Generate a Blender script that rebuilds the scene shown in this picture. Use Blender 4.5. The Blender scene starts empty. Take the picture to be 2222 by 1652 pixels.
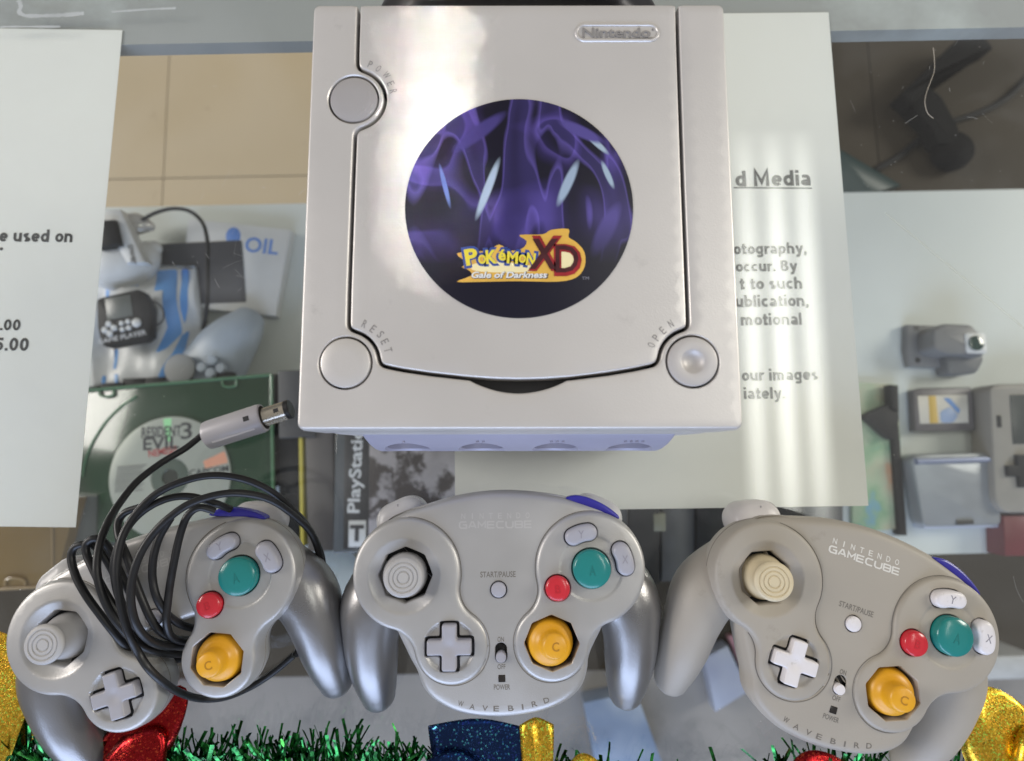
import bpy, bmesh, math, random
import numpy as np
from mathutils import Vector, Matrix, Euler
from mathutils.geometry import delaunay_2d_cdt
random.seed(7); rng = np.random.default_rng(7)
sc = bpy.context.scene
C = sc.collection
MM = 0.001
R = math.radians

# ------------------------------------------------------------------ camera
F, TILT, ROLL, CX, CY, CZ = 1293.85, .1148, -.0016, -2.6555, -83.44, 311.42   # focal in px of a 2222 px wide picture, mm
cam_d = bpy.data.cameras.new('camera'); cam = bpy.data.objects.new('camera', cam_d); C.objects.link(cam)
cam.location = (CX*MM, CY*MM, CZ*MM)
cam.rotation_euler = (Matrix.Rotation(TILT, 3, 'X') @ Matrix.Rotation(ROLL, 3, 'Z')).to_euler()
cam_d.sensor_width = 36; cam_d.lens = 36*F/2222
cam_d.clip_start = .01; cam_d.clip_end = 50
cam_d.dof.use_dof = True; cam_d.dof.focus_distance = .25; cam_d.dof.aperture_fstop = 8.2
sc.camera = cam
# ------------------------------------------------------------------ room light
w = bpy.data.worlds.new('World'); sc.world = w; w.use_nodes = True
w.node_tree.nodes['Background'].inputs[0].default_value = (1, .97, .94, 1)
w.node_tree.nodes['Background'].inputs[1].default_value = .20
def area(name, loc, target, sx, sy, power, col, spread=180):
    d = bpy.data.lights.new(name, 'AREA'); d.shape = 'RECTANGLE'; d.size = sx; d.size_y = sy
    d.energy = power; d.color = col; d.spread = R(spread)
    o = bpy.data.objects.new(name, d); C.objects.link(o); o.location = loc
    o.rotation_euler = (Vector(target)-Vector(loc)).to_track_quat('-Z', 'Y').to_euler()
    return o
area('ceiling_bounce', (-.2, .2, 1.9), (-.2, .2, 0), 6, 6, 20, (1, .96, .91))
area('left_fill', (-3.4, .7, 1.6), (-.2, 0, 0), 1.3, 1.3, 92, (1, .95, .90))  # unseen side light, added for brightness and contrast
area('right_fill', (3.4, 1.0, 1.6), (0, 0, 0), 1.2, 1.2, 84, (1, .96, .86))  # its counterpart on the right, likewise added and unseen
area('shop_window', (-.3, -2.2, .85), (0, -.1, 0), 2.4, 1.3, 62, (.55, .69, 1))
beam = area('light_shaft', (-.085, .30, 1.3), (-.031, .043, .112), .018, .115, .0095, (1, .98, .95), 1.8)
beam.rotation_euler.rotate_axis('Z', R(-10))
tub = area('tube_fitting', (.88, .27, 1.6), (.88, .27, 0), .30, 1.45, 8.0, (1, 1, .92))
nt = tub.data; nt.use_nodes = True; n = nt.node_tree
em = n.nodes['Emission']; g = n.nodes.new('ShaderNodeNewGeometry'); sp = n.nodes.new('ShaderNodeSeparateXYZ')
n.links.new(g.outputs['Parametric'], sp.inputs[0])
def lmath(op, a, b=None):
    m = n.nodes.new('ShaderNodeMath'); m.operation = op
    for i, v in enumerate((a, b)):
        if v is None: continue
        if isinstance(v, (int, float)): m.inputs[i].default_value = v
        else: n.links.new(v, m.inputs[i])
    return m.outputs[0]
s_ = lmath('SINE', lmath('MULTIPLY', sp.outputs[0], math.pi*3)); s_ = lmath('ADD', lmath('MULTIPLY', lmath('MULTIPLY', s_, s_), .7), .3); s_ = lmath('MULTIPLY', s_, lmath('POWER', lmath('SINE', lmath('MULTIPLY', sp.outputs[0], math.pi)), .35))
v_ = lmath('SINE', lmath('MULTIPLY', sp.outputs[1], math.pi)); v_ = lmath('POWER', v_, .75)
n.links.new(lmath('MULTIPLY', lmath('MULTIPLY', s_, v_), 2.0), em.inputs['Strength'])
vs = sc.view_settings; vs.view_transform = 'Standard'; vs.look = 'None'; vs.exposure = -.15; vs.gamma = 1

# ------------------------------------------------------------------ materials
MATS = {}
def mat(name, col, rough=.5, metal=0., spec=.5, var=0., vscale=60., bump=0., bscale=900., coat=0., alpha=1., trans=0., stain_or_reflection=None):
    if name in MATS: return MATS[name]
    m = bpy.data.materials.new(name); m.use_nodes = True; MATS[name] = m
    t = m.node_tree; b = t.nodes['Principled BSDF']
    b.inputs['Base Color'].default_value = (*col, 1); b.inputs['Roughness'].default_value = rough
    b.inputs['Metallic'].default_value = metal; b.inputs['Specular IOR Level'].default_value = spec
    b.inputs['Coat Weight'].default_value = coat; b.inputs['Alpha'].default_value = alpha
    b.inputs['Transmission Weight'].default_value = trans
    tc = t.nodes.new('ShaderNodeTexCoord')
    if var:
        nz = t.nodes.new('ShaderNodeTexNoise'); nz.inputs['Scale'].default_value = vscale; nz.inputs['Detail'].default_value = 6
        t.links.new(tc.outputs['Object'], nz.inputs['Vector'])
        mr = t.nodes.new('ShaderNodeMapRange'); mr.inputs[1].default_value = .25; mr.inputs[2].default_value = .75
        mr.inputs[3].default_value = 1-var; mr.inputs[4].default_value = 1+var
        t.links.new(nz.outputs['Fac'], mr.inputs[0])
        mx = t.nodes.new('ShaderNodeVectorMath'); mx.operation = 'SCALE'; mx.inputs[0].default_value = col
        t.links.new(mr.outputs[0], mx.inputs['Scale']); t.links.new(mx.outputs[0], b.inputs['Base Color'])
        r2 = t.nodes.new('ShaderNodeMapRange'); r2.inputs[1].default_value = .3; r2.inputs[2].default_value = .7
        r2.inputs[3].default_value = max(.02, rough-.06); r2.inputs[4].default_value = rough+.06
        t.links.new(nz.outputs['Fac'], r2.inputs[0]); t.links.new(r2.outputs[0], b.inputs['Roughness'])
        if stain_or_reflection:
            scol, sscale, lo, hi = stain_or_reflection
            n2 = t.nodes.new('ShaderNodeTexNoise'); n2.inputs['Scale'].default_value = sscale; n2.inputs['Detail'].default_value = 8
            n2.inputs['Roughness'].default_value = .65
            t.links.new(tc.outputs['Object'], n2.inputs['Vector'])
            m2 = t.nodes.new('ShaderNodeMapRange'); m2.inputs[1].default_value = lo; m2.inputs[2].default_value = hi
            t.links.new(n2.outputs['Fac'], m2.inputs[0])
            mm_ = t.nodes.new('ShaderNodeMix'); mm_.data_type = 'RGBA'; mm_.inputs['B'].default_value = (*scol, 1)
            t.links.new(m2.outputs[0], mm_.inputs['Factor']); t.links.new(mx.outputs[0], mm_.inputs['A'])
            t.links.new(mm_.outputs['Result'], b.inputs['Base Color'])
    if bump:
        nb = t.nodes.new('ShaderNodeTexNoise'); nb.inputs['Scale'].default_value = bscale; nb.inputs['Detail'].default_value = 3
        t.links.new(tc.outputs['Object'], nb.inputs['Vector'])
        bp = t.nodes.new('ShaderNodeBump'); bp.inputs['Strength'].default_value = bump; bp.inputs['Distance'].default_value = .0002
        t.links.new(nb.outputs['Fac'], bp.inputs['Height']); t.links.new(bp.outputs[0], b.inputs['Normal'])
    return m
def glass_mat(name, tint, gloss=1., rough=0., film=0.):
    """clear sheet: see-through plus a Schlick reflection"""
    m = bpy.data.materials.new(name); m.use_nodes = True; MATS[name] = m
    t = m.node_tree; t.nodes.clear()
    out = t.nodes.new('ShaderNodeOutputMaterial'); mix = t.nodes.new('ShaderNodeMixShader')
    tr = t.nodes.new('ShaderNodeBsdfTransparent'); gl = t.nodes.new('ShaderNodeBsdfGlossy')
    tr.inputs[0].default_value = (*tint, 1); gl.inputs['Roughness'].default_value = rough; gl.inputs[0].default_value = (1, 1, 1, 1)
    ge = t.nodes.new('ShaderNodeNewGeometry'); dp = t.nodes.new('ShaderNodeVectorMath'); dp.operation = 'DOT_PRODUCT'
    t.links.new(ge.outputs['Normal'], dp.inputs[0]); t.links.new(ge.outputs['Incoming'], dp.inputs[1])
    def M(op, a, b=None):
        k = t.nodes.new('ShaderNodeMath'); k.operation = op
        for i, v in enumerate((a, b)):
            if v is None: continue
            if isinstance(v, (int, float)): k.inputs[i].default_value = v
            else: t.links.new(v, k.inputs[i])
        return k.outputs[0]
    c5 = M('POWER', M('SUBTRACT', 1., M('MINIMUM', M('ABSOLUTE', dp.outputs['Value']), 1.)), 5.)
    t.links.new(M('MULTIPLY', M('ADD', M('MULTIPLY', c5, .96), .04), gloss), mix.inputs[0])
    t.links.new(tr.outputs[0], mix.inputs[1]); t.links.new(gl.outputs[0], mix.inputs[2])
    last = mix.outputs[0]
    if film:                                  # greasy film and dust: a thin scattering layer in patches
        tc = t.nodes.new('ShaderNodeTexCoord'); n1 = t.nodes.new('ShaderNodeTexNoise'); n1.inputs['Scale'].default_value = 9; n1.inputs['Detail'].default_value = 7; n1.inputs['Distortion'].default_value = 1.2
        t.links.new(tc.outputs['Object'], n1.inputs['Vector'])
        mr = t.nodes.new('ShaderNodeMapRange'); mr.inputs[1].default_value = .45; mr.inputs[2].default_value = .75; mr.inputs[4].default_value = film; t.links.new(n1.outputs['Fac'], mr.inputs[0])
        df = t.nodes.new('ShaderNodeBsdfDiffuse'); df.inputs[0].default_value = (.8, .8, .8, 1); m2 = t.nodes.new('ShaderNodeMixShader')
        t.links.new(mr.outputs[0], m2.inputs[0]); t.links.new(last, m2.inputs[1]); t.links.new(df.outputs[0], m2.inputs[2]); last = m2.outputs[0]
    t.links.new(last, out.inputs[0])
    return m

# ------------------------------------------------------------------ mesh helpers (millimetres in, metres out)
def tag(o, label=None, cat=None, group=None, kind=None):
    if label: o['label'] = label
    if cat: o['category'] = cat
    if group: o['group'] = group
    if kind: o['kind'] = kind
    return o
def thing(name, label, cat, loc=(0, 0, 0), rot=(0, 0, 0), group=None):
    o = bpy.data.objects.new(name, None); C.objects.link(o); o.empty_display_size = .02
    o.location = Vector(loc)*MM; o.rotation_euler = rot
    return tag(o, label, cat, group)
def obj(name, verts, faces, m, parent=None, smooth=True, loc=None, rot=None, sharp=40):
    me = bpy.data.meshes.new(name)
    me.from_pydata([(v[0]*MM, v[1]*MM, v[2]*MM) for v in verts], [], [list(map(int, f)) for f in faces])
    me.materials.append(m)
    bm = bmesh.new(); bm.from_mesh(me); bmesh.ops.remove_doubles(bm, verts=bm.verts, dist=2e-6)
    bmesh.ops.recalc_face_normals(bm, faces=bm.faces); bm.to_mesh(me); bm.free()
    if smooth:
        me.polygons.foreach_set('use_smooth', [True]*len(me.polygons))
        try: me.set_sharp_from_angle(angle=R(sharp))
        except Exception: pass
    o = bpy.data.objects.new(name, me); C.objects.link(o)
    if parent: o.parent = parent
    if loc: o.location = Vector(loc)*MM
    if rot: o.rotation_euler = rot
    return o
def area2(p):
    x, y = p[:, 0], p[:, 1]
    return .5*np.sum(x*np.roll(y, -1)-np.roll(x, -1)*y)
def ccw(p):
    p = np.asarray(p, float)
    return p if area2(p) > 0 else p[::-1].copy()
def circle(cx, cy, r, n=48, ry=None, a0=0):
    t = np.arange(n)*2*math.pi/n+a0
    return np.stack([cx+r*np.cos(t), cy+(ry or r)*np.sin(t)], 1)
def rrect(cx, cy, w_, h_, r, n=6, rot=0):
    pts = []
    for sx, sy, a in ((1, 1, 0), (-1, 1, 90), (-1, -1, 180), (1, -1, 270)):
        for k in range(n+1):
            t = R(a+90*k/n); pts.append((sx*(w_/2-r)+r*math.cos(t), sy*(h_/2-r)+r*math.sin(t)))
    p = np.array(pts); c, s = math.cos(rot), math.sin(rot)
    return p@np.array([[c, s], [-s, c]])+np.array([cx, cy])
def catmull(ctrl, closed=True, per=8):
    P = np.asarray(ctrl, float); n_ = len(P); out = []
    for i in range(n_ if closed else n_-1):
        g = lambda k: P[k % n_] if closed else P[min(max(k, 0), n_-1)]
        a, b, c, d = g(i-1), g(i), g(i+1), g(i+2)
        for k in range(per):
            t = k/per
            out.append(.5*((2*b)+(-a+c)*t+(2*a-5*b+4*c-d)*t*t+(-a+3*b-3*c+d)*t**3))
    if not closed: out.append(P[-1])
    return np.array(out)
def resample(p, step, closed=True):
    q = np.vstack([p, p[:1]]) if closed else p
    L = np.concatenate([[0], np.cumsum(np.linalg.norm(np.diff(q, axis=0), axis=1))])
    n_ = max(3, int(round(L[-1]/step))); t = np.linspace(0, L[-1], n_+1)
    r = np.stack([np.interp(t, L, q[:, k]) for k in range(q.shape[1])], 1)
    return r[:-1] if closed else r
def smooth(p, it, closed=False):
    p = p.copy()
    for _ in range(it):
        q = p.copy()
        if closed: p = .5*q+.25*(np.roll(q, 1, 0)+np.roll(q, -1, 0))
        else: p[1:-1] = .5*q[1:-1]+.25*(q[:-2]+q[2:])
    return p
def normals2(p):          # outward normals of a ccw loop
    e = np.roll(p, -1, 0)-np.roll(p, 1, 0); e /= np.linalg.norm(e, axis=1)[:, None]+1e-12
    return np.stack([e[:, 1], -e[:, 0]], 1)
def inside(pts, poly):
    x, y = pts[:, 0][:, None], pts[:, 1][:, None]
    a, b = poly, np.roll(poly, -1, 0)
    c = ((a[:, 1] > y) != (b[:, 1] > y)) & (x < (b[:, 0]-a[:, 0])*(y-a[:, 1])/(b[:, 1]-a[:, 1]+1e-15)+a[:, 0])
    return c.sum(1) % 2 == 1
def dist(pts, poly):
    a, b = poly, np.roll(poly, -1, 0); d = b-a; L = (d*d).sum(1)+1e-15; best = np.full(len(pts), 1e9)
    for s in range(0, len(pts), 4000):
        q = pts[s:s+4000, None, :]-a[None]
        t = np.clip((q*d).sum(2)/L, 0, 1)
        best[s:s+4000] = np.sqrt(((q-t[..., None]*d)**2).sum(2)).min(1)
    return best
def plate(name, outline, m, parent, top, r=1., holes=(), skirt=None, flags=None, hole_z=None, grid=3., extra=None, zfun=None,
          xf=None, hr=.35, close=True, **kw):
    """a shaped plate: flat or domed top with rounded edges, real holes with walls, a wall that follows the skirt rings [(offset, z), ...]"""
    out = ccw(outline); N = len(out); nr = normals2(out)
    cand = []
    for f in (.12, .3, .55, 1.0):
        cand.append(out-nr*r*f)
    for h in holes:
        h2 = ccw(h); cand += [h2+normals2(h2)*hr, h2+normals2(h2)*hr*2.2]
    lo, hi = out.min(0), out.max(0)
    gx, gy = np.meshgrid(np.arange(lo[0], hi[0], grid), np.arange(lo[1], hi[1], grid*.87)); gx[1::2] += grid/2
    G = np.stack([gx.ravel(), gy.ravel()], 1)
    G = G[inside(G, out)]; G = G[dist(G, out) > r+grid*.4]
    for h in holes: G = G[~inside(G, ccw(h))]; G = G[dist(G, ccw(h)) > hr*2.2+grid*.3] if len(G) else G
    cand.append(G)
    if extra is not None: cand.append(np.asarray(extra, float))
    P = np.vstack(cand); P = P[inside(P, out)]
    P = P[dist(P, out) > r*.08]
    for h in holes:
        h = ccw(h); P = P[~inside(P, h)]; P = P[dist(P, h) > hr*.5]
    V = [tuple(p) for p in out]; E = [(i, (i+1) % N) for i in range(N)]
    for h in holes:
        b = len(V); h = ccw(h); V += [tuple(p) for p in h]; E += [(b+i, b+(i+1) % len(h)) for i in range(len(h))]
    nb = len(V); V += [tuple(p) for p in P]
    vo, _, fo, _, _, _ = delaunay_2d_cdt([Vector(v) for v in V], E, [], 0, 1e-6)
    X = np.array([(v.x, v.y) for v in vo]); T = np.array([f for f in fo if len(f) == 3])
    cen = X[T].mean(1); ok = inside(cen, out)
    for h in holes: ok &= ~inside(cen, ccw(h))
    T = T[ok]
    d = dist(X, out); z = np.full(len(X), 0.) + (zfun(X[:, 0], X[:, 1]) if zfun else top)
    dd = np.clip(d, 0, r); z = z-r+np.sqrt(np.maximum(r*r-(r-dd)**2, 0))
    for h in holes:
        dh = np.clip(dist(X, ccw(h)), 0, hr); z = z-hr+np.sqrt(np.maximum(hr*hr-(hr-dh)**2, 0))
    verts = [(*X[i], z[i]) for i in range(len(X))]; faces = [tuple(t) for t in T]
    fl = np.ones(N) if flags is None else flags
    # outer wall
    zed = z[:N] if len(vo) >= N else None
    prev = list(range(N)); base = X[:N]
    for off, zz in (skirt or [(0, top-3)]):
        b = len(verts); q = out+nr*(off*fl)[:, None]
        verts += [(*q[i], zz) for i in range(N)]
        faces += [(prev[i], b+i, b+(i+1) % N, prev[(i+1) % N]) for i in range(N)]
        prev = list(range(b, b+N))
    if close: faces.append(tuple(reversed(prev)))
    b0 = N
    for k, h in enumerate(holes):
        n_ = len(h); hz = hole_z[k] if hole_z else top-3
        b = len(verts); hh = ccw(h); verts += [(*hh[i], hz) for i in range(n_)]
        faces += [(b0+i, b0+(i+1) % n_, b+(i+1) % n_, b+i) for i in range(n_)]
        b0 += n_
    if xf: verts = [xf(*v) for v in verts]
    return obj(name, verts, faces, m, parent, **kw)
def slab(name, outline, z0, z1, m, parent=None, bev=.6, **kw):
    out = ccw(outline); nr = normals2(out); N = len(out); V = []; Fc = []
    rings = [(-bev, z0), (-bev*.3, z0+bev*.3), (0, z0+bev), (0, z1-bev), (-bev*.3, z1-bev*.3), (-bev, z1)]
    for o_, z in rings: V += [(*(out[i]+nr[i]*o_), z) for i in range(N)]
    for k in range(len(rings)-1): Fc += [(k*N+i, k*N+(i+1) % N, (k+1)*N+(i+1) % N, (k+1)*N+i) for i in range(N)]
    Fc += [tuple(range(N-1, -1, -1)), tuple(range((len(rings)-1)*N, len(rings)*N))]
    return obj(name, V, Fc, m, parent, **kw)
def lathe(name, prof, m, parent, c=(0, 0, 0), n_=40, **kw):
    V = []; Fc = []
    for r_, z in prof:
        V += [(c[0]+r_*math.cos(2*math.pi*k/n_), c[1]+r_*math.sin(2*math.pi*k/n_), c[2]+z) for k in range(n_)]
    for j in range(len(prof)-1): Fc += [(j*n_+k, j*n_+(k+1) % n_, (j+1)*n_+(k+1) % n_, (j+1)*n_+k) for k in range(n_)]
    if prof[0][0] > .01: Fc.append(tuple(range(n_)))
    return obj(name, V, Fc, m, parent, **kw)
def tube_geo(pts, rad, n_=10, flat=None):
    P = np.asarray(pts, float); V = []; Fc = []; up = np.array([0, 0, 1.])
    rad = np.broadcast_to(rad, (len(P),))
    T = np.gradient(P, axis=0); T /= np.linalg.norm(T, axis=1)[:, None]+1e-12
    u = np.cross(T[0], up); u = u/np.linalg.norm(u) if np.linalg.norm(u) > 1e-3 else np.array([1., 0, 0])
    for i in range(len(P)):
        u = u-T[i]*(u@T[i]); u /= np.linalg.norm(u)+1e-12; v = np.cross(T[i], u)
        for k in range(n_):
            a = 2*math.pi*k/n_; V.append(tuple(P[i]+rad[i]*(math.cos(a)*u+math.sin(a)*v*(flat or 1))))
    for i in range(len(P)-1): Fc += [(i*n_+k, i*n_+(k+1) % n_, (i+1)*n_+(k+1) % n_, (i+1)*n_+k) for k in range(n_)]
    Fc += [tuple(range(n_-1, -1, -1)), tuple(range((len(P)-1)*n_, len(P)*n_))]
    return V, Fc
def join(parts):
    V = []; Fc = []
    for v, f in parts:
        b = len(V); V += v; Fc += [tuple(b+i for i in q) for q in f]
    return V, Fc
def tube(name, ctrl, rad, m, parent=None, per=8, n_=10, **kw):
    p = catmull(ctrl, False, per); return obj(name, *tube_geo(p, rad, n_), m, parent, **kw)
def text(s, m, parent, x, y, z, w_=None, h_=None, size=None, rot=0, ext=.08, bold=0., align='C', name='lettering', shear=0., space=1., drape=None, copies=0.):
    cu = bpy.data.curves.new('lettering', 'FONT'); cu.body = s; cu.size = 1; cu.offset = bold; cu.shear = shear; cu.space_character = space
    cu.resolution_u = 3
    t = bpy.data.objects.new('lettering', cu); C.objects.link(t); bpy.context.view_layer.update()
    me = bpy.data.meshes.new_from_object(t); bpy.data.objects.remove(t)
    n_ = len(me.vertices); co = np.empty(n_*3); me.vertices.foreach_get('co', co); co = co.reshape(-1, 3)
    lo, hi = co.min(0), co.max(0); W, H = hi[0]-lo[0], hi[1]-lo[1]
    if size: fx = fy = size; co[:, 1] -= 0
    else:
        fx = w_/W; fy = (h_/H) if h_ else fx; co[:, 1] -= (lo[1]+hi[1])/2 if h_ else 0
    co[:, 0] -= {'C': (lo[0]+hi[0])/2, 'L': lo[0], 'R': hi[0]}[align]
    V = [(a*fx, b*fy, 0) for a, b, c in co]; Fc = [tuple(p.vertices) for p in me.polygons]
    if copies:
        n1 = len(V); V0, F0 = list(V), list(Fc)
        for k, dx in enumerate((-copies, copies)):
            V += [(a+dx*fx, b, .012*(k+1)) for a, b, c in V0]; Fc += [tuple(n1*(k+1)+i for i in f) for f in F0]
        n_ = len(V)
    if ext:
        V2 = [(a, b, c+ext) for a, b, c in V]; E = {}
        for f in Fc:
            for i in range(len(f)): E[(f[i], f[(i+1) % len(f)])] = 1
        bd = [e for e in E if (e[1], e[0]) not in E]
        Fc2 = [tuple(n_+i for i in f) for f in Fc]+[(a, b, n_+b, n_+a) for a, b in bd]; V = V+V2; Fc = Fc2
    if drape is not None:
        ca, sa = math.cos(rot), math.sin(rot); A = np.array(V)
        A[:, 2] += drape(x+A[:, 0]*ca-A[:, 1]*sa, y+A[:, 0]*sa+A[:, 1]*ca)-z
        V = [tuple(v) for v in A]
    return obj(name, V, Fc, m, parent, smooth=False, loc=(x, y, z), rot=(0, 0, rot))
def spot(px, py, Z):       # the point on the level Z (mm) that the photograph shows at this place (2222 x 1652 picture)
    a, b = px-1111, py-826; c, s = math.cos(-ROLL), math.sin(-ROLL); X = c*a-s*b; Y = s*a+c*b
    ct, st = math.cos(TILT), math.sin(TILT)
    d = np.array([X/F, -Y/F*ct+st, -Y/F*st-ct]); k = (Z-CZ)/d[2]
    return (CX+k*d[0], CY+k*d[1], Z)

# ------------------------------------------------------------------ shared materials
silver = mat('console_silver', (.62, .59, .56), .38, .40, var=.015, vscale=25, bump=.22, bscale=1700, stain_or_reflection=((.46, .435, .41), 70, .64, .85))
silver_btn = mat('button_silver', (.50, .475, .46), .45, .25, var=.02)
power_grey = mat('power_button_grey', (.36, .34, .335), .5, .05, var=.03)
black = mat('black_plastic', (.012, .012, .013), .45, var=.1)
dark = mat('dark_recess', (.02, .02, .022), .6)
shade_txt = mat('engraved_letter', (.25, .235, .225), .5, .2)

# ------------------------------------------------------------------ heavy plain lettering drawn from strokes
def _arc(cx, cy, rx, ry, a0, a1, n_=14): return [(cx+rx*math.cos(R(a)), cy+ry*math.sin(R(a))) for a in np.linspace(a0, a1, n_)]
def glyphs(w_):
    h = w_/2; X, A_ = 1.0, 1.42              # x-height and ascender of the centre lines' outer edge
    o = (.42, .5, .42-h, .5-h)               # bowl centre and radii
    bowl = _arc(*o, 0, 360, 26); bx = .84-h
    G = {'o': ([bowl], .86), 'd': ([bowl, [(bx, 0), (bx, A_)]], .92), 'b': ([bowl, [(h, 0), (h, A_)]], .90), 'p': ([bowl, [(h, -.4), (h, X)]], .90), 'a': ([_arc(.40, .29, .40-h, .29-h, 0, 360, 22), [(.12, .86)]+_arc(.40, .62, .36-h, .38-h, 110, 0)+[(.76-h, .6), (.76-h, 0)]], .84),
         'e': ([[(h*.6, .5), (.84-h*.6, .5)], _arc(*o, 0, 318, 24)], .88), 'c': ([_arc(*o, 48, 312, 22)], .82), 'g': ([bowl, [(bx, X), (bx, -.1)]+_arc(.42, -.08, bx-.42, .34-h, 0, -150, 10)], .92),
         't': ([[(.24, 1.3), (.24, h), (.54, h)], [(0, X-h), (.54, X-h)]], .58), 'r': ([[(h, 0), (h, X)], _arc(.46, .48, .46-h, .52-h, 180, 70, 8)], .58),
         'h': ([[(h, 0), (h, A_)], _arc(.42, .56, .42-h, .44-h, 180, 0, 12)+[(bx, 0)]], .92), 'n': ([[(h, 0), (h, X)], _arc(.42, .56, .42-h, .44-h, 180, 0, 12)+[(bx, 0)]], .92),
         'm': ([[(h, 0), (h, X)], _arc(.38, .6, .38-h, .40-h, 180, 0, 10)+[(.76-h, 0)], _arc(.38+.76-w_, .6, .38-h, .40-h, 180, 0, 10)+[(.76*2-w_-h, 0)]], 1.38),
         'u': ([[(h, X)]+_arc(.42, .44, .42-h, .44-h, 180, 360, 12), [(bx, X), (bx, 0)]], .92), 'y': ([[(h*.8, X), (.43, .1)], [(.86-h*.8, X), (.43, 0), (.30, -.28), (.06, -.3)]], .86), 'l': ([[(h, 0), (h, A_)]], .36), 'i': ([[(h, 0), (h, X)], [(h, 1.16), (h, A_)]], .36),
         's': ([_arc(.38, .72, .36-h, .28-h, 50, 250, 12)+_arc(.38, .27, .36-h, .27-h, 90, -140, 12)], .78), '.': ([[(h, 0), (h, w_)]], .36), ',': ([[(h+.03, w_), (h+.03, .02), (h-.08, -.22)]], .36),
         'M': ([[(h, 0), (h, A_), (.62, .35), (1.24-h, A_), (1.24-h, 0)]], 1.36), 'B': ([[(h, h), (h, A_-h), (.5, A_-h)]+_arc(.5, 1.06, .34-h, .36-h, 90, -90, 9)[1:]+[(h, .74)], [(.5, .74)]+_arc(.5, .40, .40-h, .40-h, 90, -90, 9)[1:]+[(h, h)]], 1.0),
         '0': ([_arc(.44, .71, .44-h, .71-h, 0, 360, 26)], .98), '5': ([[(.80, A_-h), (.22, A_-h), (.18, .78)]+_arc(.40, .48, .44-h, .48-h, 115, -145, 16)], .98),
         '*': ([[(.25+.2*math.cos(R(k)), 1.15+.2*math.sin(R(k))), (.25-.2*math.cos(R(k)), 1.15-.2*math.sin(R(k)))] for k in (90, 30, 150)], .55), ' ': ([], .42)}
    # squared capitals of the logo
    c = .22
    for ch, st_, ad in (('G', [[(1, 1), (c, 1), (0, 1-c), (0, c), (c, 0), (1, 0), (1, .52), (.5, .52)]], 1), ('A', [[(0, 0), (.42, 1), (.62, 1), (1.04, 0)], [(.3, .3), (.8, .3)]], 1.04), ('W', [[(0, 0), (0, 1), (.5, .35), (1, 1), (1, 0)]], 1),
                        ('E', [[(1, 1), (0, 1), (0, 0), (1, 0)], [(0, .5), (.95, .5)]], 1), ('C', [[(1, 1), (c, 1), (0, 1-c), (0, c), (c, 0), (1, 0)]], 1), ('U', [[(0, 1), (0, c), (c, 0), (1-c, 0), (1, c), (1, 1)]], 1),
                        ('P', [[(0, 0), (0, 1), (1-c*.5, 1), (1, 1-c*.5), (1, .62), (.92, .5), (0, .5)], [(.9, .5), (1, .4), (1, c*.5), (1-c*.5, 0), (0, 0)]], 1)):
        G['#'+ch] = (st_, ad)
    return G
def stroke_word(chars, w_):
    """-> verts, faces of a word, 1 unit x-height (or cap height for squared capitals given as '#X')"""
    G = glyphs(w_); x0 = 0.; V = []; Fc = []; lay = 0
    for ch in chars:
        st_, adv = G[ch]
        for s in st_:
            p = np.array(s, float); p[:, 0] += x0; n_ = len(p)
            t = np.diff(p, axis=0); t /= np.linalg.norm(t, axis=1)[:, None]+1e-12; nn = np.stack([-t[:, 1], t[:, 0]], 1)
            b = len(V); z = (lay % 4)*1.; lay += 1
            for i in range(n_):
                if i == 0: m = nn[0]
                elif i == n_-1: m = nn[-1]
                else:
                    m = nn[i-1]+nn[i]; m /= np.linalg.norm(m)+1e-9; m = m/max(.45, m@nn[i])
                closed = np.linalg.norm(p[0]-p[-1]) < 1e-6
                if closed and i in (0, n_-1): m = nn[0]+nn[-1]; m /= np.linalg.norm(m)
                V += [(*(p[i]+m*w_/2), z), (*(p[i]-m*w_/2), z)]
            Fc += [(b+2*i, b+2*i+1, b+2*i+3, b+2*i+2) for i in range(n_-1)]
        x0 += adv+(.34 if ch.startswith('#') else .06)
    return V, Fc
def heavy(chars, m, parent, x, y, z, W, rot=0, H=None, weight=.285, squash=.92, align='R', drape=None, ext=.02, name='lettering', step=.006):
    V, Fc = stroke_word(chars, weight); A = np.array(V); lo, hi = A.min(0), A.max(0); f = W/(hi[0]-lo[0]); fy = H/(hi[1]-lo[1]) if H else f*squash
    A[:, 0] = (A[:, 0]-{'R': hi[0], 'L': lo[0], 'C': (lo[0]+hi[0])/2}[align])*f; A[:, 1] = (A[:, 1]-((lo[1]+hi[1])/2 if H else 0))*fy; A[:, 2] = ext+A[:, 2]*step
    if drape is not None:
        ca, sa = math.cos(rot), math.sin(rot); A[:, 2] += drape(x+A[:, 0]*ca-A[:, 1]*sa, y+A[:, 0]*sa+A[:, 1]*ca)-z
    return obj(name, [tuple(v) for v in A], Fc, m, parent, smooth=False, loc=(x, y, z), rot=(0, 0, rot))

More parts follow.
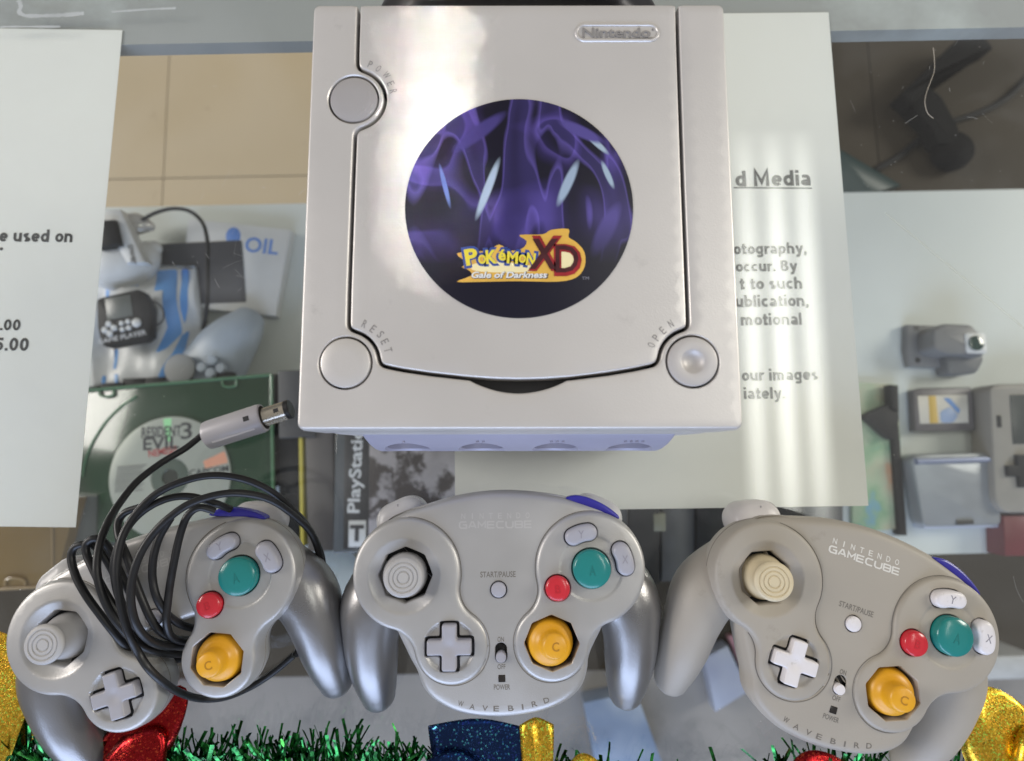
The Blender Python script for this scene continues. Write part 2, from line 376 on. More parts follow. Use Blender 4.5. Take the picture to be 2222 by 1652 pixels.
# ------------------------------------------------------------------ the display case (setting)
CR = R(1.1)                                           # the counter stands slightly turned
def cpt(x, y): return (x*math.cos(CR)-y*math.sin(CR), x*math.sin(CR)+y*math.cos(CR))
def crect(x0, y0, x1, y1): return np.array([cpt(x0, y0), cpt(x1, y0), cpt(x1, y1), cpt(x0, y1)])
def struct(o): o['kind'] = 'structure'; return o
GT = 5.0                                              # glass thickness
ZS, ZF = -320., -640.                                 # shelf and case floor
pane = glass_mat('counter_glass', (.975, .985, .975), gloss=.9, film=.05)
def box(name, quad, z0, z1, m, parent=None):
    q = np.asarray(quad); V = [(*p, z0) for p in q]+[(*p, z1) for p in q]
    return obj(name, V, [(3, 2, 1, 0), (4, 5, 6, 7), (0, 1, 5, 4), (1, 2, 6, 5), (2, 3, 7, 6), (3, 0, 4, 7)], m, parent, smooth=False)
struct(box('counter_glass', crect(-700, -330, 700, 185), -GT, 0, pane))
rail_m = mat('rail_grey', (.34, .35, .35), .55, var=.05, vscale=12, stain_or_reflection=((.47, .50, .50), 9, .52, .7))
struct(box('back_rail', crect(-700, 151.7, 700, 300), -16, -GT-1.2, rail_m))
shelf_m = mat('shelf_white', (.60, .635, .61), .35, var=.04, vscale=4)
struct(box('case_shelf', crect(-900, -200, 900, 190.9), ZS-8, ZS, shelf_m))
floor_m = mat('floor_board', (.47, .38, .25), .6, var=.06, vscale=3, stain_or_reflection=((.30, .23, .14), 22, .64, .75))
shade_m = mat('shaded_floor_board', (.04, .032, .022), .6, spec=.2, var=.25, vscale=3)  # dark tone puts the shade on the case floor into the colour
grey_m = mat('grey_floor', (.23, .22, .215), .5, var=.25, vscale=5, stain_or_reflection=((.10, .10, .105), 7, .5, .7))  # dark blotches painted in for vague reflections in the glass
case_floor = struct(box('case_floor', crect(-1500, -1100, 1500, 1200), ZF-30, ZF-6, grey_m))
# boards on the floor behind the shelf
def board(x0, y0, x1, y1, m):
    q = crect(x0, y0, x1, y1); o = slab('floor_board', q, ZF-6, ZF, m, case_floor, bev=.8, smooth=False); return o
xs = [-1000, -578, -250, 0, 200]
for i in range(4):
    for y0, y1 in ((150, 378), (379.5, 900)):
        board(xs[i]+.8, y0, xs[i+1]-.8, y1, floor_m)
for x0, x1 in ((-1200, -701), (-700, -201), (-200, 299), (300, 799), (800, 1300)):                # floor strip coloured dark for the shelf's shadow
    board(x0, -420, x1, -100, shade_m)
for x0, x1 in ((200.8, 620), (621.6, 1100)): board(x0, 150, x1, 900, shade_m)  # right side of the floor, its shade painted as dark boards

# papers taped against the underside of the glass
paper_m = mat('paper', (.80, .795, .77), .75, var=.012, vscale=8)
ink = mat('printer_ink', (.028, .028, .03), .7)
ZP = -GT-.25
def paper(label, xr, yt, rot):
    """US letter sheet, right top corner at xr, yt"""
    t = thing('paper_sheet', label, 'paper', (xr, yt, ZP), (0, 0, rot), 'printed sheets under the glass')
    nx, ny = 18, 24; V = []; Fc = []
    for k in range(2):
        for j in range(ny+1):
            for i in range(nx+1):
                x, y = -215.9*(1-i/nx), -279.4*j/ny
                z = -.12*k-.12*(1+math.sin(x*.03+1)*math.cos(y*.022))
                V.append((x, y, z))
    W = nx+1; B = W*(ny+1)
    for j in range(ny):
        for i in range(nx):
            a = j*W+i; Fc += [(a, a+W, a+W+1, a+1), (B+a, B+a+1, B+a+W+1, B+a+W)]
    rim = [i for i in range(W)]+[j*W+nx for j in range(1, ny+1)]+[ny*W+i for i in range(nx-1, -1, -1)]+[j*W for j in range(ny-1, 0, -1)]
    for a, b in zip(rim, rim[1:]+rim[:1]): Fc.append((a, b, B+b, B+a))
    obj('sheet', V, Fc, paper_m, t)
    return t
def ptext(t, s, xl, yb, xr, bold=.018, cap=None, name='lettering'):
    """one printed line from the points where it starts and ends on the sheet"""
    a = Vector(spot(xl, yb, ZP)); b = Vector(spot(xr, yb, ZP)); inv = Matrix.Rotation(-t.rotation_euler.z, 3, 'Z')
    a = inv@(a-t.location/MM); b = inv@(b-t.location/MM)
    return heavy(s, ink, t, b.x, b.y, .0, b.x-a.x, name=name)
pr = paper('white sheet with grey printed lines half hidden under the silver console', 180.0, 166.3, .0122)
def I5(x, y): return ((2700+x*1182/1953)*2222/3882, y*1182/1953*2222/3882)
def I6(x, y): return ((2700+x*1182/1860)*2222/3882, (950+y*1182/1860)*2222/3882)
for s, f, xl, yb, xr in (('d Media', I5, 148, 1163, 620), ('otography,', I5, 135, 1588, 593), ('occur. By', I6, 142, 122, 510), ('t to such', I6, 166, 228, 538),
                         ('ublication,', I6, 140, 332, 577), ('motional', I6, 172, 443, 535), ('our images', I6, 178, 772, 634), ('iately.', I6, 190, 884, 436)):
    a = f(xl, yb); b = f(xr, yb); ptext(pr, s, a[0], a[1], b[0], bold=.03)
a = I5(136, 1180); b = I5(624, 1184); pa = np.array(spot(*a, ZP)); pb = np.array(spot(*b, ZP))
loc = np.array(pr.location)/MM
ul = np.array([pa-loc, pb-loc, pb-loc+[0, .7, 0], pa-loc+[0, .7, 0]])
ul = [Matrix.Rotation(-pr.rotation_euler.z, 3, 'Z')@Vector(p) for p in ul]
obj('underline', [(p.x, p.y, .0) for p in ul]+[(p.x, p.y, .02) for p in ul], [(4, 5, 6, 7), (0, 1, 5, 4), (1, 2, 6, 5), (2, 3, 7, 6), (3, 0, 4, 7)], ink, pr, smooth=False)
c0 = spot(265, 65, ZP)
c1 = spot(165, 1131, ZP)
pl = paper('white price sheet with bold dark figures left of the console', c0[0], c0[1], math.atan2(c1[0]-c0[0], c0[1]-c1[1]))
def I3(x, y): return (x*1200/1982*2222/3882, y*1200/1982*2222/3882)
def I4(x, y): return (x*1300/2148*2222/3882, (900+y*1300/2148)*2222/3882)
for s, f, xl, yb, xr in (('e used on', I3, -8, 1518, 452), ('*', I3, -10, 1610, 14), ('.00', I4, -2, 584, 124), ('5.00', I4, -36, 712, 175)):
    a = f(xl, yb); b = f(xr, yb); ptext(pl, s, a[0], a[1], b[0], bold=.026)

# ------------------------------------------------------------------ the console
con = thing('game_console', 'silver cube game console with a round dark purple sticker on its lid', 'console')
HT = 112.
def arc(cx, cy, r, a0, a1, n_=14): return [(cx+r*math.cos(R(a)), cy+r*math.sin(R(a))) for a in np.linspace(a0, a1, n_)]
PB, RB, OB = (-58.9, 40.5), (-58.9, -54.4), (58.4, -54.1)
gl = [(-58.1, 79.5), (-58.1, 60), (-58, 52.8)]+arc(*PB, 11.3, 78, -78)+[(-58, 28.4), (-58.2, 10), (-58.4, -30), (-58.3, -42.6)]
gl += arc(*RB, 11.3, 80, 3)+[(-47, -55.3), (-40, -56.8), (-30, -58.3), (-17.8, -59.7), (-8, -60.4), (0, -60.6), (8, -60.4), (17.1, -59.8), (30, -58.2), (39, -56.7), (46.2, -55.1)]
gl += arc(*OB, 11.3, 176, 100)+[(57.4, -42.6), (57.4, -30), (57.3, 10), (57.4, 60), (57.6, 79.5)]
G0 = smooth(resample(np.array(gl, float), .7, False), 6)
tg = np.gradient(G0, axis=0); tg /= np.linalg.norm(tg, axis=1)[:, None]; gn = np.stack([tg[:, 1], -tg[:, 0]], 1)   # right of travel = away from lid when going down the left side?
lid_c = np.array([0., 0.]); sgn = np.sign(((lid_c-G0)*gn).sum(1)); sgn = 1 if np.median(sgn) > 0 else -1
gap = .62
Gl, Gs = G0+gn*sgn*gap, G0-gn*sgn*gap
# the finger notch in front of the lid belongs to the shell edge
x_ = Gs[:, 0]; nm = (np.abs(x_+.6) < 16.2) & (Gs[:, 1] < -50)
Gs[nm, 1] -= 3.6*np.cos((x_[nm]+.6)/16.2*math.pi/2)**.8
YB, YF, XO = 76.9, -76.6, 74.4
Gl = Gl[Gl[:, 1] <= YB]; Gs = Gs[Gs[:, 1] <= YB]
def edge(a, b, st=1.5): return resample(np.array([a, b], float), st, False)
cor = lambda cx, cy, a0: np.array(arc(cx, cy, 2.2, a0, a0-90, 6))
outer = np.vstack([edge((Gs[-1, 0], YB), (XO-2.2, YB))[:-1], cor(XO-2.2, YB-2.2, 90)[:-1], edge((XO, YB-2.2), (XO, YF+2.2))[:-1], cor(XO-2.2, YF+2.2, 0)[:-1],
                   edge((XO-2.2, YF), (-XO+2.2, YF))[:-1], cor(-XO+2.2, YF+2.2, -90)[:-1], edge((-XO, YF+2.2), (-XO, YB-2.2))[:-1], cor(-XO+2.2, YB-2.2, 180)[:-1],
                   edge((-XO+2.2, YB), (Gs[0, 0], YB))])
outer = outer[1:-1]
shell_o = np.vstack([Gs, outer]); fl = np.concatenate([np.zeros(len(Gs)), np.ones(len(outer))]); fl[0] = fl[len(Gs)-1] = .6
if area2(shell_o) < 0: shell_o = shell_o[::-1]; fl = fl[::-1]
rim = [(.22, HT-1.25), (.42, HT-1.8), (.55, HT-2.6), (.62, HT-4), (.66, HT-9), (.75, HT-24), (.5, HT-25.5), (-.4, HT-26)]
bh = [circle(*PB, 9.1, 64), circle(*RB, 9.1, 64), circle(*OB, 9.1, 64)]
plate('top_shell', shell_o, silver, con, HT, r=.8, holes=bh, skirt=rim, flags=fl, hole_z=[HT-8]*3, grid=4, close=False)
back = edge((Gl[-1, 0], YB), (Gl[0, 0], YB))[1:-1]
lid_o = np.vstack([Gl, back]); fl = np.concatenate([np.zeros(len(Gl)), np.ones(len(back))])
if area2(lid_o) < 0: lid_o = lid_o[::-1]; fl = fl[::-1]
lid = plate('lid', lid_o, silver, con, HT, r=.8, skirt=rim[:5], flags=fl, grid=4)
# dark gap floor under the joints
slab('gap_floor', rrect(0, 0, 146, 149, 3), HT-24, HT-7, dark, con, bev=.5)
slab('body', rrect(0, -1.0, 146.5, 153.5, 6), 4, HT-23.5, silver, con, bev=1.2)
for sx in (-1, 1):
    for sy in (-1, 1): lathe('foot', [(6, 0), (7, .6), (7, 4.2), (0, 4.2)], black, con, (sx*60, sy*60, 0), 20)
for c, nm_, m_ in ((PB, 'power_button', power_grey), (RB, 'reset_button', silver), (OB, 'open_button', silver_btn)):
    if nm_ == 'open_button':
        prof = [(8.45, -6), (8.45, -.2), (8.3, .25), (7.9, .45), (4.4, .5), (3.9, .35), (3.2, -.35), (2.2, -.95), (1.1, -1.25), (0, -1.35)]
    elif nm_ == 'power_button': prof = [(8.45, -6), (8.45, -.6), (8.25, -.25), (7.8, -.1), (4, .05), (0, .1)]
    else: prof = [(8.45, -6), (8.45, -.2), (8.3, .25), (7.9, .45), (4, .6), (0, .65)]
    lathe(nm_, prof, m_, con, (*c, HT), 64)
# engraved words round the buttons
def word(s, pts, rots, h):
    for ch, p, a in zip(s, pts, rots): text(ch, shade_txt, lid, p[0], p[1], HT+.01, w_=h*(.78 if ch == 'W' else .5), h_=h, rot=R(a), ext=.07, name='letter')
word('POWER', [(-53.3, 53.7), (-50.3, 52.1), (-47.4, 49.6), (-45.8, 46.4), (-44.8, 43.4)], [-22, -38, -52, -66, -78], 2.7)
word('RESET', [(-52.8, -41.0), (-49.9, -42.7), (-47.3, -44.6), (-45.8, -47.1), (-44.6, -50.0)], [-25, -36, -48, -62, -74], 2.7)
word('OPEN', [(44.6, -48.4), (46.3, -45.9), (48.6, -43.4), (51.4, -41.1)], [68, 54, 42, 30], 2.7)
# maker's badge: a raised ring with raised letters
def ring_plate(name, o_, i_, z, m, parent): return plate(name, o_, m, parent, z, r=.22, holes=[i_], skirt=[(.15, z-.4)], hole_z=[z-.4], grid=4, hr=.15)
badge = ring_plate('logo_ring', rrect(35.5, 65.8, 30.4, 6.9, 3.45, 8), rrect(35.5, 65.8, 28.6, 5.1, 2.55, 8), HT+.45, silver, lid)
text('Nintendo', mat('raised_letter', (.27, .255, .245), .45, .2), lid, 35.2, 65.7, HT-.02, w_=24.6, h_=3.7, ext=.42, bold=.022, name='logo_lettering')
text('®', shade_txt, lid, 48.4, 66.9, HT-.02, w_=1.0, h_=1.0, ext=.15, name='logo_lettering')
# handle at the rear
hp = [(-49, 70, 92), (-50, 82, 92), (-47, 92, 91), (-36, 99, 90), (0, 101, 90), (36, 99, 90), (47, 92, 91), (50, 82, 92), (49, 70, 92)]
tube('handle', hp, 6.5, mat('handle_dark', (.03, .03, .034), .35, var=.1), con, per=8, n_=16)
# port panel
pz = [34, 38, 46, 54, 60, 66, 72, 78, 82.5]; py_ = [77, 80, 83, 84.0, 84.2, 83.4, 81.8, 79.6, 77.6]
pan = catmull([(-60.5, 82), (0, 82.4), (60.5, 82), (59.5, 70), (56.5, 52), (50, 38), (0, 36), (-50, 38), (-56.5, 52), (-59.5, 70)], True, 10)
pan = resample(np.vstack([edge((-60.5, 82.4), (60.5, 82.4), 2)[:-1], catmull([(60.5, 82.4), (59.4, 70), (57, 54), (51, 40), (44, 36)], False, 8)[:-1],
                          edge((44, 36), (-44, 36), 2)[:-1], catmull([(-44, 36), (-51, 40), (-57, 54), (-59.4, 70), (-60.5, 82.4)], False, 8)[:-1]]), 1.5)
pcx = [-45.2, -15.1, 15.0, 45.2]
lil = mat('panel_lilac', (.40, .385, .47), .42, .2, var=.03)
zf = lambda u, v: np.interp(v, pz, py_)
portp = plate('port_panel', pan, lil, con, 80, r=1.0, holes=[circle(x, 64.5, 8.6, 40) for x in pcx], hole_z=[70]*4, skirt=[(0, 73)], grid=3, zfun=zf, hr=1.0,
              xf=lambda u, v, h: (u, -h, v), close=False)
for k, x in enumerate(pcx):
    V, Fc = tube_geo([(x, -69, 64.5), (x, -75.5, 64.5)], 8.7, 32)
    obj('controller_port', V, Fc, mat('port_socket', (.05, .047, .07), .4), portp)
    obj('port_key', *tube_geo([(x, -75.5, 64.5), (x, -77.5, 64.5)], 4.8, 20), mat('port_key', (.16, .155, .2), .45), portp)
    for j in range(k+1):
        V, Fc = tube_geo([(x+(j-k/2)*2.3, -78.2, 76.4), (x+(j-k/2)*2.3, -80.8, 76.4)], .55, 8)
        obj('port_mark', V, Fc, lil, portp)

# the round sticker: abstract dark swirls, and the title
def sticker_mat():
    m = bpy.data.materials.new('sticker_print'); m.use_nodes = True; t = m.node_tree; b = t.nodes['Principled BSDF']
    tc = t.nodes.new('ShaderNodeTexCoord'); mp = t.nodes.new('ShaderNodeMapping'); mp.inputs['Rotation'].default_value = (0, 0, R(35))
    t.links.new(tc.outputs['Object'], mp.inputs[0])
    nz = t.nodes.new('ShaderNodeTexNoise'); nz.inputs['Scale'].default_value = 17; nz.inputs['Detail'].default_value = 1.2; nz.inputs['Distortion'].default_value = 1.3
    t.links.new(mp.outputs[0], nz.inputs['Vector'])
    cr = t.nodes.new('ShaderNodeValToRGB'); e = cr.color_ramp.elements
    e[0].position = .42; e[0].color = (.006, .005, .016, 1); e[1].position = .66; e[1].color = (.004, .004, .012, 1)
    for p, c in ((.48, (.022, .015, .075)), (.53, (.06, .042, .19)), (.545, (.014, .010, .05)), (.60, (.006, .005, .018))):
        k = cr.color_ramp.elements.new(p); k.color = (*c, 1)
    t.links.new(nz.outputs['Fac'], cr.inputs[0])
    n2 = t.nodes.new('ShaderNodeTexNoise'); n2.inputs['Scale'].default_value = 30; n2.inputs['Detail'].default_value = .5; n2.inputs['Distortion'].default_value = 2.0
    m2 = t.nodes.new('ShaderNodeMapping'); m2.inputs['Scale'].default_value = (1.5, .55, 1); m2.inputs['Rotation'].default_value = (0, 0, R(-28)); t.links.new(tc.outputs['Object'], m2.inputs[0]); t.links.new(m2.outputs[0], n2.inputs['Vector'])
    c2 = t.nodes.new('ShaderNodeValToRGB'); e = c2.color_ramp.elements; e[0].position = .47; e[0].color = (0, 0, 0, 1); e[1].position = .70; e[1].color = (.014, .010, .05, 1)
    for q_, c in ((.52, (.075, .055, .23)), (.535, (.024, .018, .085))): k = e.new(q_); k.color = (*c, 1)
    t.links.new(n2.outputs['Fac'], c2.inputs[0])
    ad = t.nodes.new('ShaderNodeVectorMath'); ad.operation = 'ADD'; t.links.new(cr.outputs[0], ad.inputs[0]); t.links.new(c2.outputs[0], ad.inputs[1])
    se = t.nodes.new('ShaderNodeSeparateXYZ'); t.links.new(tc.outputs['Object'], se.inputs[0])
    mr = t.nodes.new('ShaderNodeMapRange'); mr.inputs[1].default_value = -.020; mr.inputs[2].default_value = -.004; t.links.new(se.outputs[1], mr.inputs[0])
    mx = t.nodes.new('ShaderNodeMix'); mx.data_type = 'RGBA'; mx.inputs['A'].default_value = (.006, .005, .014, 1)
    t.links.new(mr.outputs[0], mx.inputs['Factor']); 
    last = ad.outputs[0]
    for (bx, by), (rx_, ry_), ang_, col_ in (((-11, 7), (1.7, 13), -20, (.40, .50, .62)), ((17, 9), (2.0, 10), -24, (.32, .41, .54)), ((27, 24), (1.3, 7), 45, (.36, .46, .58)), ((31, 12), (1.2, 6), 22, (.34, .44, .56)),
                                  ((-26, 8), (1.0, 9), 14, (.14, .20, .50)), ((22, 28), (2.5, 10), 62, (.09, .07, .28)), ((30, -8), (3.5, 12), -26, (.08, .06, .25)), ((-14, 28), (3, 13), -52, (.06, .045, .2))):
        mq = t.nodes.new('ShaderNodeMapping'); mq.vector_type = 'TEXTURE'; mq.inputs['Location'].default_value = (bx*MM, by*MM, HT*MM); mq.inputs['Rotation'].default_value = (0, 0, R(ang_)); mq.inputs['Scale'].default_value = (rx_*MM, ry_*MM, .1)
        t.links.new(tc.outputs['Object'], mq.inputs[0])
        gq = t.nodes.new('ShaderNodeTexGradient'); gq.gradient_type = 'SPHERICAL'; t.links.new(mq.outputs[0], gq.inputs[0])
        rq = t.nodes.new('ShaderNodeMapRange'); rq.inputs[1].default_value = .02; rq.inputs[2].default_value = .38; t.links.new(gq.outputs['Fac'], rq.inputs[0])
        xq = t.nodes.new('ShaderNodeMix'); xq.data_type = 'RGBA'; xq.inputs['B'].default_value = (*col_, 1); t.links.new(rq.outputs[0], xq.inputs['Factor']); t.links.new(last, xq.inputs['A']); last = xq.outputs['Result']
    t.links.new(last, mx.inputs['B']); t.links.new(mx.outputs['Result'], b.inputs['Base Color'])
    b.inputs['Roughness'].default_value = .42; b.inputs['Specular IOR Level'].default_value = .35
    return m
SZ = HT+.22
st = slab('sticker', circle(-.1, .6, 39.7, 120), HT+.01, SZ, sticker_mat(), con, bev=.05)
tag(st, 'round dark purple sticker with a yellow and red game title')
def flat(name, pts, z, m, parent=st, th=.03): return slab(name, pts, z-th, z+th, m, parent, bev=.01, smooth=False)
purp = mat('print_purple', (.075, .055, .24), .42, var=.5, vscale=70); purp2 = mat('print_violet', (.032, .024, .11), .42, var=.55, vscale=60)
pale = mat('print_pale_blue', (.42, .53, .66), .42, var=.2, vscale=90)
# title
gold = mat('print_gold', (.72, .42, .07), .42, var=.15, vscale=120); cream = mat('print_cream', (.85, .74, .42), .42)
yel = mat('print_yellow', (.80, .66, .05), .42); blu = mat('print_blue', (.03, .07, .30), .42); red = mat('print_red', (.30, .012, .018), .42, var=.5, vscale=150)
dred = mat('print_dark_red', (.055, .006, .010), .42, var=.5, vscale=200); wht = mat('print_white', (.75, .75, .74), .42)
z1 = SZ+.07
flat('title_backing', catmull([(-21.6, -16.4), (-15, -15.6), (-10.5, -15.3), (-7, -13.2), (-3.2, -15.4), (1, -14.6), (2.5, -12.0), (0, -9.8), (8, -9.6), (11, -8), (17, -7.7), (17, -10.6), (19.6, -12.4),
    (22.4, -16), (22.4, -21), (19.5, -24.9), (13, -26.4), (0, -26.2), (-12, -26.4), (-21.5, -26.4), (-16.5, -24.2), (-17.6, -22.2), (-19.8, -21.2), (-18.3, -19.6)], True, 3), z1, gold)
flat('title_glow', catmull([(-16, -20.2), (-6, -19.4), (4, -20.8), (6, -22.4), (-2, -23.2), (-15, -22.6)], True, 5), z1+.05, cream)
flat('title_glow', circle(16.6, -18.6, 3.6, 24, 4.2), z1+.05, cream)
letters = [('P', -16.6, -17.6, 4.6, 6.2, 10), ('O', -12.9, -18.5, 2.8, 3.5, 4), ('K', -9.7, -17.6, 4.0, 5.2, 4), ('é', -6.0, -17.0, 2.7, 4.2, 0), ('M', -2.4, -17.9, 4.0, 4.6, -4), ('O', 1.0, -18.3, 2.6, 3.2, -4), ('N', 3.9, -18.5, 3.2, 4.8, -8)]
for ch, x, y, w_, h_, a in letters:
    text(ch, blu, st, x, y, z1+.06, w_=w_+1.5, h_=h_+1.5, rot=R(a), bold=.09, ext=.03, name='title_outline')
    text(ch, yel, st, x, y, z1+.10, w_=w_*.95, h_=h_*.95, rot=R(a), bold=.035, ext=.03, name='title_lettering')
text('X', red, st, 8.8, -16.4, z1+.12, w_=12.0, h_=12.6, bold=.05, ext=.03, name='title_lettering', shear=.12)
text('X', dred, st, 8.3, -16.6, z1+.16, w_=10.2, h_=10.8, bold=.03, ext=.03, name='title_lettering', shear=.12)
text('D', red, st, 16.6, -18.8, z1+.12, w_=9.6, h_=11.4, bold=.05, ext=.03, name='title_lettering')
text('D', dred, st, 16.3, -18.4, z1+.16, w_=7.9, h_=9.6, bold=.012, ext=.03, name='title_lettering')
text('Gale of Darkness', mat('print_shadow', (.05, .04, .04), .45), st, -3.3, -24.1, z1+.06, w_=26.5, h_=2.6, shear=.2, bold=.05, ext=.03, name='title_outline')
text('Gale of Darkness', wht, st, -3.5, -24.0, z1+.10, w_=26, h_=2.3, shear=.2, bold=.03, ext=.03, name='title_lettering')
text('TM', mat('print_grey', (.2, .2, .24), .45), st, 22.6, -25.2, SZ+.01, w_=2.4, h_=1.1, ext=.03, name='title_lettering')

# ------------------------------------------------------------------ the three controllers
def two_circles(c1, r1, c2, r2, rho):
    """outline of two discs with concave fillets of radius rho at both necks"""
    c1, c2 = np.array(c1, float), np.array(c2, float); D = np.linalg.norm(c2-c1); u = (c2-c1)/D; v = np.array([-u[1], u[0]])
    A, B = r1+rho, r2+rho; a = (A*A-B*B+D*D)/(2*D); h = math.sqrt(A*A-a*a)
    res = []
    f1, f2 = c1+u*a+v*h, c1+u*a-v*h          # fillet centres
    ang = lambda p, q: math.atan2(*(q-p)[::-1])
    def sw(c, r, a0, a1, d):
        while d > 0 and a1 < a0: a1 += 2*math.pi
        while d < 0 and a1 > a0: a1 -= 2*math.pi
        n_ = max(4, int(abs(a1-a0)*r/1.2)); t = np.linspace(a0, a1, n_); return [c+r*np.array([math.cos(k), math.sin(k)]) for k in t]
    res += sw(c1, r1, ang(c1, f1), ang(c1, f2), 1)
    res += sw(f2, rho, ang(f2, c1), ang(f2, c2), -1)[1:]
    res += sw(c2, r2, ang(c2, f2), ang(c2, f1), 1)[1:]
    res += sw(f1, rho, ang(f1, c2), ang(f1, c1), -1)[1:-1]
    return resample(np.array(res), 1.2)
def octagon(cx, cy, r): 
    p = np.array([(cx+r*math.cos(R(45*k)), cy+r*math.sin(R(45*k))) for k in range(8)])
    return resample(p, .9)
def cross(cx, cy, L, hw, rc=.9):
    pts = [(hw, hw), (hw, L), (-hw, L), (-hw, hw), (-L, hw), (-L, -hw), (-hw, -hw), (-hw, -L), (hw, -L), (hw, -hw), (L, -hw), (L, hw)]
    p = resample(np.array(pts, float), .35); return smooth(p, 6, True)+np.array([cx, cy])
def bean(c, rad, a0, da, hw):
    o = []
    for t in np.linspace(a0-da, a0+da, 14): o.append((rad+hw, t))
    out = [(c[0]+(rad+hw)*math.cos(R(t)), c[1]+(rad+hw)*math.sin(R(t))) for t in np.linspace(a0-da, a0+da, 14)]
    e = np.array([c[0]+rad*math.cos(R(a0+da)), c[1]+rad*math.sin(R(a0+da))])
    out += [tuple(e+hw*np.array([math.cos(R(a0+da+k)), math.sin(R(a0+da+k))])) for k in np.linspace(15, 165, 9)]
    out += [(c[0]+(rad-hw)*math.cos(R(t)), c[1]+(rad-hw)*math.sin(R(t))) for t in np.linspace(a0+da, a0-da, 14)]
    e = np.array([c[0]+rad*math.cos(R(a0-da)), c[1]+rad*math.sin(R(a0-da))])
    out += [tuple(e-hw*np.array([math.cos(R(a0-da+k)), math.sin(R(a0-da+k))])) for k in np.linspace(15, 165, 9)]
    return np.array(out)
SK, DP, AB, BB, CS = (-41.4, 12.2), (-21.5, -17.6), (40.8, 14.6), (25.8, 6.5), (22.8, -16.6)
FZ = 42.0
sst = lambda x, a, b: np.clip((x-a)/(b-a), 0, 1)**2*(3-2*np.clip((x-a)/(b-a), 0, 1))
def z_left(x, y):
    r1 = np.hypot(x-SK[0], y-SK[1]); r2 = np.hypot(x-DP[0], y-DP[1])
    z = FZ-.0016*((x+34)**2+(y)**2)
    z = z-3.0*(1-np.clip((r1-11.4)/4.6, 0, 1))
    return z-1.1*(1-sst(r2, 9.8, 11.3))
def z_right(x, y):
    r1 = np.hypot(x-AB[0], y-AB[1])
    return FZ-.0016*((x-34)**2+(y)**2)-.45*(1-sst(r1, 13.2, 14.2))
LOBE_L = two_circles((-40.7, 12.9), 24.0, (-20.6, -18.0), 16.1, 13)
LOBE_R = two_circles((40.7, 14.4), 24.2, (22.8, -17.0), 16.3, 13)
XB = bean(AB, 15.0, 15.5, 13.5, 3.75); YBn = bean(AB, 15.4, 106, 13.5, 3.6)
def grow(p, d): p = ccw(p); return p+normals2(p)*d
LSK = [(.3, FZ-5), (.7, FZ-9), (.6, FZ-14), (-.6, FZ-19), (-3, FZ-24), (-7, FZ-28)]
def rings(c, rs, n0): return np.vstack([circle(*c, r, max(12, int(r*n0))) for r in rs])
BODY_W = catmull([(-51, 34), (-43.5, 38.8), (-34.9, 41.4), (-18.6, 45.8), (0, 47.9), (20, 46.6), (37, 43), (51, 37), (55, 20), (48, -5), (39.5, -22), (38, -29), (35.4, -36), (28.9, -41.8), (17.2, -46.2), (0, -48.2), (-15.5, -46.8), (-26.3, -42.4),
                  (-32.8, -36.6), (-36, -29), (-40, -22), (-48, -5), (-55, 20)], True, 8)
BODY_C = catmull([(-51, 34), (-43.5, 38.0), (-34.9, 40.4), (-18.6, 43.2), (0, 44.4), (20, 43.6), (37, 41.6), (51, 36.5), (55, 20), (46, 0), (30, 2), (14, 3.6), (0, 3.2), (-14, 3.6), (-30, 2), (-46, 0), (-55, 20)], True, 8)
def loft(name, path, rx, rz, m, parent, n_=22):
    P = catmull(path, False, 7); k = np.linspace(0, 1, len(P)); a = np.interp(k, np.linspace(0, 1, len(rx)), rx); b = np.interp(k, np.linspace(0, 1, len(rz)), rz)
    a = smooth(a[:, None], 4)[:, 0]; b = smooth(b[:, None], 4)[:, 0]
    # round the tip
    end = P[-1]; T = P[-1]-P[-2]; T /= np.linalg.norm(T); L = min(a[-1], b[-1])
    for f in (.35, .62, .82, .94, .99):
        P = np.vstack([P, end+T*L*f]); s = math.sqrt(1-f*f); a = np.append(a, a[len(k)-1]*s); b = np.append(b, b[len(k)-1]*s)
    Tn = np.gradient(P, axis=0); Tn /= np.linalg.norm(Tn, axis=1)[:, None]; V = []; Fc = []
    for i in range(len(P)):
        u = np.cross(Tn[i], [0, 0, 1.]); u /= np.linalg.norm(u); v = np.cross(u, Tn[i])
        for q in range(n_):
            t = 2*math.pi*q/n_; V.append(tuple(P[i]+a[i]*math.cos(t)*u+b[i]*math.sin(t)*v))
    for i in range(len(P)-1): Fc += [(i*n_+q, i*n_+(q+1) % n_, (i+1)*n_+(q+1) % n_, (i+1)*n_+q) for q in range(n_)]
    Fc += [tuple(range(n_-1, -1, -1)), tuple(range((len(P)-1)*n_, len(P)*n_))]
    return obj(name, V, Fc, m, parent, sharp=80)
teal = mat('button_teal', (.012, .20, .185), .22, spec=.5, var=.05, coat=.2)
redb = mat('button_red', (.56, .022, .035), .22, spec=.5, var=.05, coat=.2)
yelb = mat('stick_yellow', (.74, .36, .015), .38, spec=.5, var=.05)
bluz = mat('button_blue', (.035, .03, .33), .25, spec=.5)
